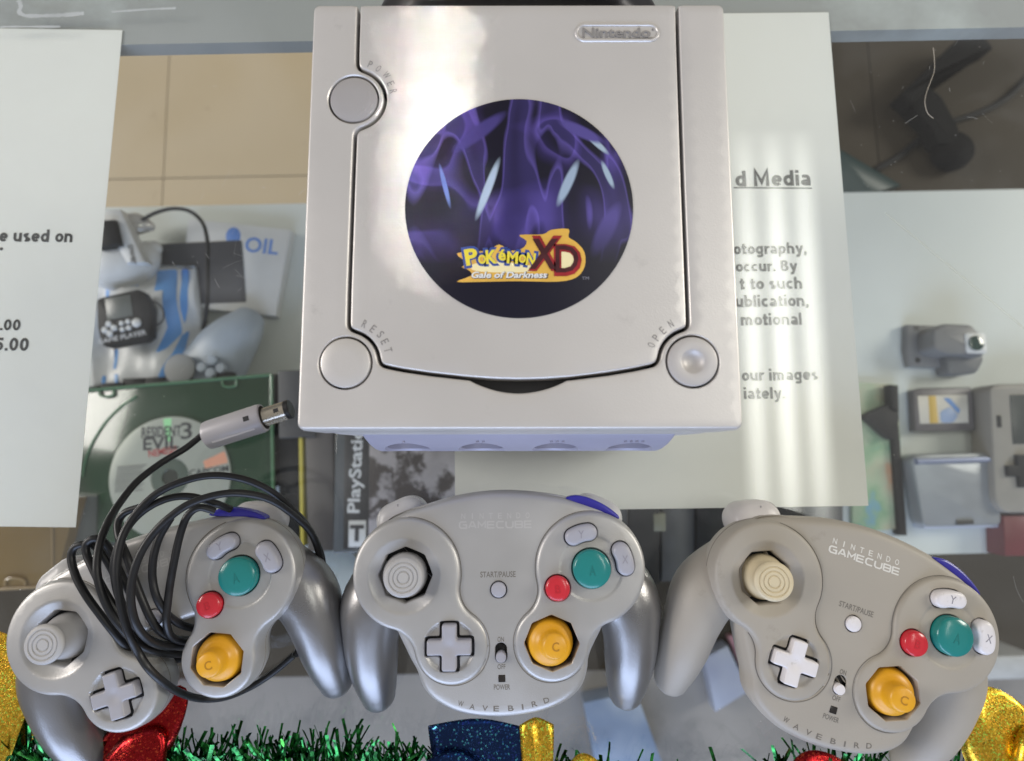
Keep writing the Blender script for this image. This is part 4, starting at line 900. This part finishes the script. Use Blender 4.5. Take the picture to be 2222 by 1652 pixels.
def disc_mat():
    m = mat('disc_print', (.37, .39, .34), .35, .25, var=.08, vscale=12, coat=.3); return m
plate('disc', circle(0, 0, 57.5, 90), disc_mat(), dc, 1.2, r=.3, holes=[circle(0, 0, 18, 40)], hole_z=[.1], skirt=[(0, 0)], grid=12)
plate('hub', circle(0, 0, 17.8, 40), clear_plastic('hub_clear', (.12, .15, .12), .8), dc, 1.0, r=.3, holes=[circle(0, 0, 7.5, 24)], hole_z=[.1], skirt=[(0, 0)], grid=8)
ik = mat('disc_ink', (.03, .03, .035), .5); ikr = mat('disc_ink_red', (.38, .03, .03), .5)
def on_disc(s, x, y, w_, h_, rot, m, bold=.02):
    q = loc2(dc, [I4(x, y)], ZS+60)[0]; text(s, m, dc, q[0], q[1], 1.22, w_=w_, h_=h_, rot=R(rot), bold=bold, ext=.08)
on_disc('RESIDENT', 1012, 1218, 38, 10.5, 3, ik); on_disc('3', 1168, 1212, 11, 16, 4, ik, .01); on_disc('EVIL', 1010, 1290, 34, 12, 3, ik); on_disc('NEMESIS', 1020, 1342, 27, 7, 10, ikr)
on_disc('CAPCOM', 1310, 1462, 37, 6, 7, ik)
for k in range(13):
    q = loc2(dc, [I4(735-k*1.6+(3 if k > 9 else 0), 1440+k*13), I4(920-k*2-(k % 3)*14, 1425+k*13)], ZS+60)
    obj('small_print', *tube_geo([(*q[0], 1.25), (*q[1], 1.25)], .45, 4), mat('disc_small_ink', (.16, .16, .15), .5), dc, smooth=False)
for a0, a1, col, nm_ in ((14, 26, (.75, .36, .24), 'disc_orange'), (92, 100, (.35, .75, .38), 'disc_green')):
    V = [(r_*math.cos(R(a)), r_*math.sin(R(a)), 1.215) for r_ in (34, 56) for a in np.linspace(a0, a1, 6)]
    obj('colour_sheen', V, [(i, i+1, 7+i, 6+i) for i in range(5)], mat(nm_, col, .35, .3), dc, smooth=False)
# dark spines right of the tray, the striped case and the clear things
for lab, pts, z0, m in (('narrow dark case with a yellow line down its spine', [(604, 930), (646, 930), (650, 1190), (606, 1195)], 52, blk), ('brown grey case between the yellow line and the grey cover', [(662, 930), (722, 930), (726, 1195), (668, 1198)], 56, mat('case_brown', (.085, .075, .07), .4, var=.3, vscale=14))):
    t = item('game_case', lab, 'game case', *pts[2], ZS); layer(t, 'case', pts, 0, z0, m, bev=1)
    if 'yellow' in lab: layer(t, 'spine_line', [(648, 935), (655, 935), (658, 1185), (652, 1185)], 0, z0+.8, mat('spine_yellow', (.50, .42, .08), .4), bev=.1)
t = item('cover_case', 'disc case with a black spine and a mottled grey cover', 'disc case', 860, 1080, ZS)
layer(t, 'case', [(728, 925), (1010, 925), (1005, 1192), (722, 1202)], 0, 70, clear_plastic('case_clear', (.10, .11, .12), .9), bev=1.5)
layer(t, 'spine', [(748, 925), (800, 925), (797, 1188), (745, 1192)], 60, 11, mat('cover_black', (.03, .03, .033), .35, var=.2), bev=.2)
art = mat('cover_art', (.30, .28, .29), .35, var=.35, vscale=28, stain_or_reflection=((.04, .032, .032), 15, .46, .50))
layer(t, 'cover', [(802, 925), (1008, 925), (1003, 1186), (799, 1190)], 60, 11, art, bev=.2)
q = loc2(t, [MC(150, 90)], ZS+71)[0]; text('PlayStation', lgrey, t, q[0], q[1]+12, 71.1, w_=88, h_=15, rot=R(89), bold=.02, ext=.1)
layer(t, 'rating_box', m4(MC, [(105, 325), (200, 325), (198, 470), (103, 472)]), 70, 1.2, lgrey, bev=.1)
q = loc2(t, [MC(150, 395)], ZS+71)[0]; text('T', ik, t, q[0], q[1], 71.3, w_=13, h_=15, rot=R(0), bold=.05, ext=.1)
t = item('amber_case', 'translucent amber disc case at the left edge below the price sheet', 'disc case', 60, 1200, ZS)
amb = clear_plastic('case_amber', (.20, .125, .04), .85); amb2 = clear_plastic('case_amber_rim', (.34, .24, .12), .8)
layer(t, 'case', [(-60, 1085), (168, 1080), (118, 1272), (-60, 1283)], 0, 72, amb, bev=1.5)
q = loc2(t, [LC(30, 640), LC(38, 605), LC(90, 597), LC(142, 610), LC(145, 640)], ZS+73); obj('clip', *tube_geo(catmull([(*k, 73) for k in q], False, 6), 1.3, 8), amb2, t)
q = loc2(t, [(118, 1272), (-60, 1283)], ZS+73); obj('rim', *tube_geo([(*q[0], 72), (*q[1], 72)], 1.5, 8), amb2, t)
q = loc2(t, [LC(300, 260), LC(303, 630)], ZS+73); obj('rim', *tube_geo([(*q[0], 72.5), (*q[1], 72.5)], 1.0, 8), amb2, t)
t = item('clear_case', 'clear disc case edge between the amber and the green plastic', 'disc case', 150, 1180, ZS)
layer(t, 'case', [(120, 1080), (210, 1075), (205, 1235), (118, 1250)], 0, 60, clear_plastic('case_smoke', (.10, .11, .10), .7), bev=1)
t = item('clear_disc', 'clear bluish disc between the two silver controllers', 'disc', 720, 1240, ZS+20)
plate('disc', circle(0, 0, 27, 60), mat('disc_clear_blue', (.48, .54, .58), .2, .4, var=.15, vscale=20), t, 1.2, r=.3, holes=[circle(0, 0, 7, 24)], hole_z=[.1], skirt=[(0, 0)], grid=8)
t = item('red_case', 'dull red case under the clear disc between the controllers', 'game case', 740, 1300, ZS)
layer(t, 'case', [(690, 1268), (790, 1262), (785, 1315), (690, 1320)], 0, 18, mat('case_red', (.16, .03, .025), .4, var=.1), bev=1)
# dark cases between the sheets and the right controller
for i, (x0, x1, y0, y1, z) in enumerate(((1290, 1362, 1070, 1262, 66), (1366, 1432, 1072, 1268, 72), (1436, 1508, 1066, 1262, 64), (1512, 1590, 1074, 1270, 70), (1594, 1668, 1070, 1262, 66), (1672, 1740, 1080, 1266, 60), (1744, 1830, 1080, 1262, 54))):
    t = item('game_case', 'black game case, %s from the left behind the two wireless controllers' % ordn[i], 'game case', (x0+x1)/2, y1, ZS, 'black cases behind the wireless controllers')
    layer(t, 'case', [(x0, y0), (x1, y0), (x1, y1), (x0, y1)], 0, z, blk if i % 2 else mat('case_grey_dark', (.06, .062, .065), .4, var=.1), bev=1)
    if i == 1: layer(t, 'price_tag', m4(MC, [(1785, 290), (1850, 285), (1852, 385), (1788, 385)]), 0, z+.5, mat('tag_olive', (.14, .14, .10), .5), bev=.1)
# microphone-like black lamp on the case floor, its cable and a dark wedge
t = item('gooseneck_lamp', 'black gooseneck lamp lying on the dark floor at the back right', 'lamp', *I5(1450, 950), ZF)
def F3(f, x, y, z): return np.array(spot(*f(x, y), ZF+z))-np.array(t.location)/MM
mblk = mat('lamp_black', (.008, .008, .009), .8, spec=.1, var=.1)
layer(t, 'arm', m4(I5, [(1180, 590), (1330, 450), (1560, 225), (1620, 198), (1700, 215), (1770, 300), (1560, 400), (1400, 470), (1340, 560), (1260, 660)]), 20, 34, mblk, bev=4, round_=5)
layer(t, 'neck', m4(I5, [(1190, 600), (1340, 520), (1440, 600), (1550, 800), (1550, 900), (1420, 900), (1360, 780)]), 10, 32, mblk, bev=4, round_=5)
lathe('head', [(18, 0), (29, 6), (32, 18), (29, 30), (18, 40), (0, 44)], mblk, t, tuple(F3(I5, 1452, 985, 0)), 28)
c_ = [spot(*I5(1020, 1065), ZF+5), spot(*I5(1160, 985), ZF+5), spot(*I5(1290, 880), ZF+5), spot(*I5(1400, 795), ZF+5), spot(*I5(1560, 745), ZF+5), spot(*I5(1700, 695), ZF+5), spot(*I5(1830, 625), ZF+5), spot(*I5(1960, 510), ZF+5), spot(*I5(2100, 380), ZF+5)]
tag(obj('lamp_cable', *tube_geo(catmull(c_, False, 8), 5, 8), blk), 'black cable running across the dark case floor at right', 'cable')
t = item('dark_wedge', 'dark teal folder corner on the floor beside the right paper', 'folder', *I5(950, 1100), ZF)
layer(t, 'folder', m4(I5, [(760, 930), (820, 945), (1185, 1160), (1010, 1210), (760, 1240)]), 0, 14, mat('folder_teal', (.012, .035, .037), .4), bev=1)
# right of the paper
def noise_print(name, cols, scale):
    m = bpy.data.materials.new(name); m.use_nodes = True; tt = m.node_tree; b = tt.nodes['Principled BSDF']; MATS[name] = m
    tc = tt.nodes.new('ShaderNodeTexCoord'); nz = tt.nodes.new('ShaderNodeTexNoise'); nz.inputs['Scale'].default_value = scale; nz.inputs['Detail'].default_value = 3
    cr = tt.nodes.new('ShaderNodeValToRGB'); tt.links.new(tc.outputs['Object'], nz.inputs['Vector']); tt.links.new(nz.outputs['Fac'], cr.inputs[0]); tt.links.new(cr.outputs[0], b.inputs['Base Color'])
    e = cr.color_ramp.elements; e[0].position = .3; e[0].color = (*cols[0], 1); e[1].position = .7; e[1].color = (*cols[-1], 1)
    for k, c in enumerate(cols[1:-1]): x = e.new(.3+.4*(k+1)/(len(cols)-1)); x.color = (*c, 1)
    b.inputs['Roughness'].default_value = .35; return m
t = item('picture_booklet', 'pale green picture booklet right of the notice sheet', 'booklet', *I6(1000, 1200), ZS)
layer(t, 'booklet', m4(I6, [(820, 785), (1105, 800), (1150, 1660), (840, 1680)]), 0, 6, noise_print('map_print', [(.12, .30, .50), (.22, .36, .22), (.36, .44, .30), (.42, .42, .30), (.55, .22, .10)], 22), bev=.4)
t = item('black_hook', 'black pointed display hook standing beside the booklet', 'hook', *I6(1090, 1000), ZS)
layer(t, 'wing', m4(I6, [(898, 992), (960, 955), (1060, 915), (1112, 930), (1118, 1010), (1085, 1140), (1020, 1100), (960, 1040)]), 8, 10, blk, bev=1, round_=5)
layer(t, 'post', m4(I6, [(1062, 800), (1112, 805), (1116, 960), (1070, 940)]), 8, 12, blk, bev=1)
layer(t, 'stem', m4(I6, [(1070, 1060), (1115, 1040), (1165, 1700), (1115, 1700)]), 0, 11, blk, bev=1)
t = item('camera_cartridge', 'grey camera cartridge with a round lens on the white shelf', 'camera', *I6(1400, 600), ZS)
cg = mat('cart_grey', (.16, .16, .16), .45, var=.06)
layer(t, 'base', m4(I6, [(1165, 442), (1400, 450), (1400, 700), (1180, 690), (1160, 600)]), 0, 10, cg, bev=1.5)
layer(t, 'head', m4(I6, [(1320, 470), (1385, 432), (1560, 440), (1590, 490), (1635, 500), (1632, 640), (1560, 625), (1400, 620), (1320, 590)]), 0, 34, cg, bev=4, round_=6)
layer(t, 'front', m4(I6, [(1390, 600), (1600, 615), (1632, 640), (1585, 735), (1410, 745)]), 0, 20, mat('cart_dark', (.10, .105, .11), .45), bev=3, round_=6)
q = loc2(t, [I6(1575, 553)], ZS+35)[0]
slab('lens_frame', rrect(q[0], q[1], 21, 21, 3), 33.5, 34.6, lgrey, t, bev=.3); lathe('lens', [(7.5, 0), (7.5, 1.6), (6, 2.2), (0, 1.6)], mat('lens_green', (.01, .04, .03), .1, coat=1), t, (q[0], q[1], 34.2), 24)
for x, y in ((1218, 462), (1225, 655)):
    q = loc2(t, [I6(x, y)], ZS+10)[0]; lathe('screw', [(3, 0), (3, .4), (0, .5)], black, t, (q[0], q[1], 9.8), 14)
t = item('game_cartridge', 'dark grey game cartridge with a yellow and blue picture label', 'cartridge', *I6(1385, 950), ZS)
layer(t, 'shell', m4(I6, [(1200, 835), (1250, 820), (1545, 815), (1560, 880), (1570, 1070), (1350, 1082), (1215, 1078)]), 0, 11, mat('cart_charcoal', (.11, .10, .10), .45), bev=2)
layer(t, 'label', m4(I6, [(1226, 868), (1522, 860), (1530, 1028), (1240, 1034)]), 10, 1.3, mat('label_cream', (.55, .52, .45), .4, var=.1, vscale=40), bev=.2)
layer(t, 'label_band', m4(I6, [(1290, 868), (1335, 866), (1350, 1030), (1298, 1032)]), 10, 1.5, mat('label_gold', (.50, .33, .06), .4), bev=.1)
layer(t, 'label_spot', m4(I6, [(1360, 960), (1420, 930), (1470, 985), (1440, 1028), (1365, 1028)]), 10, 1.6, mat('label_blue', (.28, .36, .52), .4), bev=.1, round_=4)
layer(t, 'label_arc', m4(I6, [(1380, 880), (1420, 880), (1480, 950), (1470, 975), (1420, 920)]), 10, 1.7, mat('label_deep_blue', (.12, .24, .48), .4), bev=.1)
t = item('clamshell_console', 'closed silver clamshell handheld below the cartridge', 'handheld console', *I6(1450, 1450), ZS)
cl = mat('clam_silver', (.30, .32, .34), .35, .4, var=.05)
layer(t, 'shell', m4(I6, [(1185, 1230), (1240, 1215), (1660, 1205), (1690, 1240), (1735, 1640), (1265, 1650)]), 0, 22, cl, bev=3, round_=7)
layer(t, 'hinge', m4(I6, [(1225, 1240), (1660, 1228), (1668, 1262), (1232, 1276)]), 0, 27, mat('hinge_blue', (.34, .38, .52), .25, .6), bev=2.5)
layer(t, 'latch', m4(I6, [(1460, 1612), (1560, 1608), (1562, 1632), (1462, 1638)]), 0, 23.5, black, bev=.4)
layer(t, 'front_edge', m4(I6, [(1262, 1640), (1735, 1628), (1737, 1652), (1264, 1662)]), 0, 17, mat('edge_pale', (.55, .60, .72), .3, .3), bev=1)
t = item('beige_handheld', 'beige handheld console with dark screen at the right edge', 'handheld console', *I6(1800, 1200), ZS)
layer(t, 'shell', m4(I6, [(1655, 810), (1700, 795), (2150, 790), (2180, 1560), (1740, 1570), (1690, 1500)]), 0, 30, mat('handheld_beige', (.27, .25, .215), .5, var=.06), bev=4, round_=8)
layer(t, 'screen', m4(I6, [(1780, 862), (2100, 858), (2110, 1150), (1800, 1155)]), 29, 2, mat('handheld_screen', (.045, .05, .045), .25), bev=.3)
layer(t, 'side_wheel', m4(I6, [(1700, 985), (1725, 985), (1730, 1055), (1705, 1055)]), 26, 5, blk, bev=.5)
q = loc2(t, [I6(1850, 1315)], ZS+32)[0]; plate('d_pad', cross(q[0], q[1], 16, 5.5), blk, t, 34, r=1, skirt=[(0, 28)], grid=4)
t = item('red_box', 'dark red box below the clamshell handheld at right', 'box', *RC(2140, 400), ZS)
layer(t, 'box', m4(RC, [(2060, 240), (2300, 235), (2310, 470), (2070, 470)]), 0, 24, mat('box_red', (.15, .022, .028), .4, var=.2, vscale=12), bev=1.5)
t = item('grey_box', 'light grey box behind the teal button of the grey controller', 'box', *RC(2000, 460), ZF)
layer(t, 'box', m4(RC, [(1640, 1060), (2240, 1040), (2240, 1180), (1700, 1200)]), 0, 90, mat('box_grey', (.45, .46, .47), .5, var=.1), bev=4)
# slabs coloured to stand for glass reflections, far down at the front
for nm_, lab, cat, f, pts, h, m in (
    ('blue_reflection', 'blurred blue slab standing for a reflection far below the glass beside the middle controller', 'box', MC, [(1400, 1330), (1690, 1270), (1840, 1680), (1480, 1760)], 40, noise_print('blue_reflection_tint', [(.08, .12, .20), (.14, .20, .32), (.26, .32, .42), (.12, .15, .22)], 7)),
    ('lilac_reflection', 'pale lilac slab standing for a reflection under the left grip of the grey controller', 'box', RC, [(330, 1060), (470, 985), (590, 1250), (400, 1370)], 30, noise_print('lilac_reflection_tint', [(.22, .25, .36), (.30, .33, .42), (.36, .38, .42)], 8)),
    ('pink_reflection', 'pink card standing for a reflection beside the lilac one under the grey controller', 'patch', RC, [(470, 930), (640, 930), (660, 1220), (590, 1220)], 12, noise_print('pink_reflection_tint', [(.34, .15, .19), (.42, .22, .25), (.40, .30, .31)], 9))):
    t = item(nm_, lab, cat, *f(*np.mean(pts, 0)), ZF); layer(t, 'box' if cat == 'box' else 'patch', m4(f, pts), 0, h, m, bev=1.5)  # each 'box' or 'patch' slab here stands for a reflection
# ------------------------------------------------------------------ festive trimming along the front of the counter
def foil(name, c, dots, rough=.28, cut=.62):
    m = bpy.data.materials.new(name); m.use_nodes = True; tt = m.node_tree; b = tt.nodes['Principled BSDF']; MATS[name] = m
    tc = tt.nodes.new('ShaderNodeTexCoord'); vo = tt.nodes.new('ShaderNodeTexVoronoi'); vo.inputs['Scale'].default_value = 1500
    tt.links.new(tc.outputs['Object'], vo.inputs['Vector'])
    se = tt.nodes.new('ShaderNodeSeparateColor'); tt.links.new(vo.outputs['Color'], se.inputs[0])
    cr = tt.nodes.new('ShaderNodeValToRGB'); cr.color_ramp.interpolation = 'CONSTANT'; e = cr.color_ramp.elements
    e[0].position = 0; e[0].color = (*c, 1); e[1].position = cut; e[1].color = (*dots[0], 1)
    for k, d in enumerate(dots[1:]): x = e.new(cut+(1-cut)*(k+1)/len(dots)); x.color = (*d, 1)
    tt.links.new(se.outputs[0], cr.inputs[0]); tt.links.new(cr.outputs[0], b.inputs['Base Color'])
    b.inputs['Metallic'].default_value = .9
    mr = tt.nodes.new('ShaderNodeMapRange'); mr.inputs[3].default_value = rough-.12; mr.inputs[4].default_value = rough+.15; tt.links.new(se.outputs[1], mr.inputs[0]); tt.links.new(mr.outputs[0], b.inputs['Roughness'])
    bp = tt.nodes.new('ShaderNodeBump'); bp.inputs['Strength'].default_value = .25; bp.inputs['Distance'].default_value = .0006; tt.links.new(se.outputs[2], bp.inputs['Height']); tt.links.new(bp.outputs[0], b.inputs['Normal'])
    return m
gold_f = foil('foil_gold', (.62, .38, .03), [(.85, .62, .08), (.55, .75, .10), (.95, .45, .05), (.40, .26, .02)])
red_f = foil('foil_red', (.26, .008, .010), [(.40, .03, .02), (.12, .003, .005), (.55, .07, .03), (.30, .01, .01)], .2, .8)
blue_f = foil('foil_blue', (.012, .03, .10), [(.03, .10, .30), (.012, .03, .10), (.08, .35, .45), (.03, .05, .25)], .2, .82)
def loops(name, label, px, py, petals, Z=2):
    t = item(name, label, 'bow', px, py, Z); l = np.array(t.location)/MM
    for (x0, y0), (x1, y1), wpx, hz, m, *rd in petals:
        rd = rd[0] if rd else .42
        a = np.array(spot(x0, y0, Z)); b = np.array(spot(x1, y1, Z+hz*.5)); d = (b-a)[:2]; L = np.linalg.norm(d); d /= L; nn = np.array([-d[1], d[0]]); W = wpx/4.35
        V = []; nu, nv = 22, 10
        for i in range(nu+1):
            s = i/nu; th = s*2*math.pi
            r_ = L*(1-math.cos(th))/2; z = hz*(.5-.5*math.cos(math.pi*s))+ (hz*.30*math.sin(math.pi*s))
            wv = W*(.30+.70*math.sin(math.pi*s)**.7)
            if s > .5: wv *= 1.0
            for j in range(nv+1):
                v = (j/nv-.5)*2; q = a[:2]+d*(r_-rd*L*v*v*math.sin(math.pi*s)**2)+nn*v*wv/2-l[:2]
                V.append((*q, z+.6*math.sin(v*5+s*9)+1))
        Fc = [(i*(nv+1)+j, i*(nv+1)+j+1, (i+1)*(nv+1)+j+1, (i+1)*(nv+1)+j) for i in range(nu) for j in range(nv)]
        o = obj('ribbon_loop', V, Fc, m, t, sharp=80); md = o.modifiers.new('thickness', 'SOLIDIFY'); md.thickness = .00025
    return t
loops('ribbon_bow', 'gold foil bow at the left edge beside the wired controller', 20, 1650, [((10, 1660), (16, 1362), 190, 16, gold_f), ((-20, 1680), (-60, 1420), 120, 20, gold_f)])
loops('ribbon_bow', 'red foil bow between the grips of the wired controller', 300, 1640, [((262, 1655), (415, 1485), 125, 14, red_f), ((300, 1668), (370, 1570), 110, 20, red_f)])
loops('ribbon_bow', 'blue and gold foil bow touching the middle controller', 1060, 1660, [((1040, 1690), (1045, 1550), 215, 14, blue_f, .12), ((1165, 1720), (1163, 1546), 70, 16, gold_f, .08), ((990, 1740), (985, 1612), 190, 22, blue_f)])
loops('ribbon_bow', 'small orange gold foil bow right of the blue one', 1265, 1680, [((1268, 1720), (1262, 1622), 100, 16, gold_f)])
loops('ribbon_bow', 'gold foil bow at the lower right corner', 2160, 1660, [((2175, 1700), (2110, 1482), 170, 16, gold_f), ((2200, 1700), (2200, 1560), 110, 24, gold_f)])
loops('ribbon_bow', 'red foil bow under the front of the grey controller', 1755, 1670, [((1760, 1720), (1745, 1618), 150, 14, red_f)])
# green tinsel
tg_ = thing('tinsel_garland', 'shiny green tinsel garland along the front of the counter', 'garland', spot(1111, 1700, 4))
l = np.array(tg_.location)/MM
core = [np.array(spot(x, 1690+6*math.sin(x*.01), 5))-l for x in range(-150, 2400, 60)]
obj('core_wire', *tube_geo(catmull(core, False, 3), .9, 6), mat('wire_green', (.02, .10, .03), .5), tg_)
def dens(x): return float(np.interp(x, [-150, 0, 300, 700, 900, 990, 1020, 1170, 1200, 1290, 1340, 1660, 1700, 1950, 2010, 2400], [.9, .95, 1, 1, .75, .35, .05, .05, .4, .3, .05, .06, .55, .5, .12, .2]))
V = []; Fc = []; cnt = 0
while cnt < 2100:
    x = random.uniform(-150, 2400); dn = dens(x)
    if random.random() > dn: continue
    cnt += 1
    a = np.array(spot(x, 1694+random.gauss(0, 6), 4+random.random()*3))-l
    L = random.uniform(7, 26)*(.5+.55*dn)*(1.25 if x < 130 else 1); th = R(90)+random.gauss(0, .42); el = random.uniform(-.05, .75)
    if random.random() < .3: th += math.pi
    d = np.array([math.cos(th)*math.cos(el), math.sin(th)*math.cos(el), math.sin(el)]); s = np.cross(d, [random.gauss(0, .6), random.gauss(0, .6), 1]); s /= np.linalg.norm(s); s *= random.uniform(.4, .95)
    bend = np.array([random.gauss(0, 4.0), random.gauss(0, 2.5), -random.random()*3.5])
    b = len(V)
    for k, f in enumerate((0, .3, .6, .8, 1)):
        p = a+d*L*f+bend*f*f; p[2] = max(p[2], -3.2-0*k); V += [tuple(p-s), tuple(p+s)]
    Fc += [(b+2*k, b+2*k+1, b+2*k+3, b+2*k+2) for k in range(4)]
tm = bpy.data.materials.new('tinsel_green'); tm.use_nodes = True; b_ = tm.node_tree.nodes['Principled BSDF']
wn = tm.node_tree.nodes.new('ShaderNodeTexNoise'); wn.inputs['Scale'].default_value = 260; tcn = tm.node_tree.nodes.new('ShaderNodeTexCoord'); crn = tm.node_tree.nodes.new('ShaderNodeValToRGB')
tm.node_tree.links.new(tcn.outputs['Object'], wn.inputs['Vector']); tm.node_tree.links.new(wn.outputs['Fac'], crn.inputs[0]); tm.node_tree.links.new(crn.outputs[0], b_.inputs['Base Color'])
crn.color_ramp.elements[0].position = .35; crn.color_ramp.elements[0].color = (.0015, .016, .004, 1); crn.color_ramp.elements[1].position = .7; crn.color_ramp.elements[1].color = (.05, .36, .08, 1)
b_.inputs['Metallic'].default_value = .85; b_.inputs['Roughness'].default_value = .16
so = obj('tinsel_strands', V, Fc, tm, tg_, smooth=False); so['kind'] = 'stuff'
for o in bpy.data.objects:
    if '_z' in o: del o['_z']

# ------------------------------------------------------------------ marks on the glass
gls = bpy.data.objects['counter_glass']
def flat_line(pts, w_, z):
    p = np.asarray(pts, float)[:, :2]; t = np.gradient(p, axis=0); t /= np.linalg.norm(t, axis=1)[:, None]+1e-9; nn = np.stack([-t[:, 1], t[:, 0]], 1)
    V = [(*q, z) for q in p+nn*w_/2]+[(*q, z) for q in p-nn*w_/2]; n_ = len(p)
    return V, [(i, i+1, n_+i+1, n_+i) for i in range(n_-1)]
parts = []
for k in range(110):
    if k < 50: x, y = random.gauss(520, 90), random.gauss(560, 80)
    elif k < 75: x, y = random.gauss(1980, 130), random.gauss(330, 180)
    else: x, y = random.uniform(0, 2222), random.uniform(60, 1600)
    a = np.array(spot(x, y, .03)); th = random.uniform(0, math.pi); L = random.choice([1, 2, 3, 5, 9, 14])*random.uniform(.5, 1.2); cv = random.gauss(0, .15)
    parts.append(flat_line([a+np.array([math.cos(th+cv*f), math.sin(th+cv*f), 0])*L*f for f in (0, .33, .66, 1)], random.choice([.04, .06, .09]), .03))
sm = mat('scratch_white', (.55, .55, .54), .6)
o = obj('scratches', *join(parts), sm, gls, smooth=False); o['kind'] = 'stuff'
parts = []
for k in range(170):
    a = spot(random.uniform(0, 2222), random.uniform(40, 1640), .05); r_ = random.uniform(.08, .24); n_ = 5
    parts.append(([(a[0]+r_*math.cos(q*6.283/n_)*random.uniform(.6, 1.3), a[1]+r_*math.sin(q*6.283/n_)*random.uniform(.6, 1.3), .05) for q in range(n_)], [tuple(range(n_))]))
o = obj('dust_specks', *join(parts), mat('dust', (.62, .60, .56), .8), gls, smooth=False); o['kind'] = 'stuff'
hair = [spot(*I5(x, y), .3) for x, y in ((1385, 300), (1392, 380), (1390, 450), (1365, 520), (1340, 590), (1333, 650), (1350, 710), (1385, 742))]
tag(obj('fibre', *tube_geo(catmull(hair, False, 6), .14, 6), mat('fibre_pale', (.45, .40, .33), .7)), 'pale curly fibre lying on the glass at the upper right', 'fibre')
res = mat('residue', (.44, .46, .455), .5, var=.1, vscale=60)
for pts, w_ in (([(115, 0), (130, 40), (120, 75), (160, 98), (260, 100), (400, 95), (525, 84)], 3.0), ([(700, 75), (830, 66), (960, 58), (1100, 52)], 1.5), ([(380, 168), (60, 168), (0, 172)], 1.4)):
    c_ = catmull([spot(*I3(x, y), .06) for x, y in pts], False, 8); wv = w_*(.5+.5*rng.random(len(c_)))
    p = c_[:, :2]; t_ = np.gradient(p, axis=0); t_ /= np.linalg.norm(t_, axis=1)[:, None]; nn = np.stack([-t_[:, 1], t_[:, 0]], 1); n_ = len(p)
    obj('residue_or_reflection', [(*q, .06) for q in p+nn*wv[:, None]/2]+[(*q, .06) for q in p-nn*wv[:, None]/2], [(i, i+1, n_+i+1, n_+i) for i in range(n_-1)], res, gls, smooth=False)
q0 = spot(*I5(1085, 1335), .05); q1 = spot(*I6(1880, 480), .05)
V, Fc = flat_line([q0, (np.array(q0)+np.array(q1))/2, q1], 1.3, .05); obj('residue_or_reflection', V, Fc, glass_mat('reflection_clear', (.9, .9, .88), gloss=1.5, rough=.3, film=.0), gls, smooth=False)  # clear strip laid on to stand for a diagonal reflection line
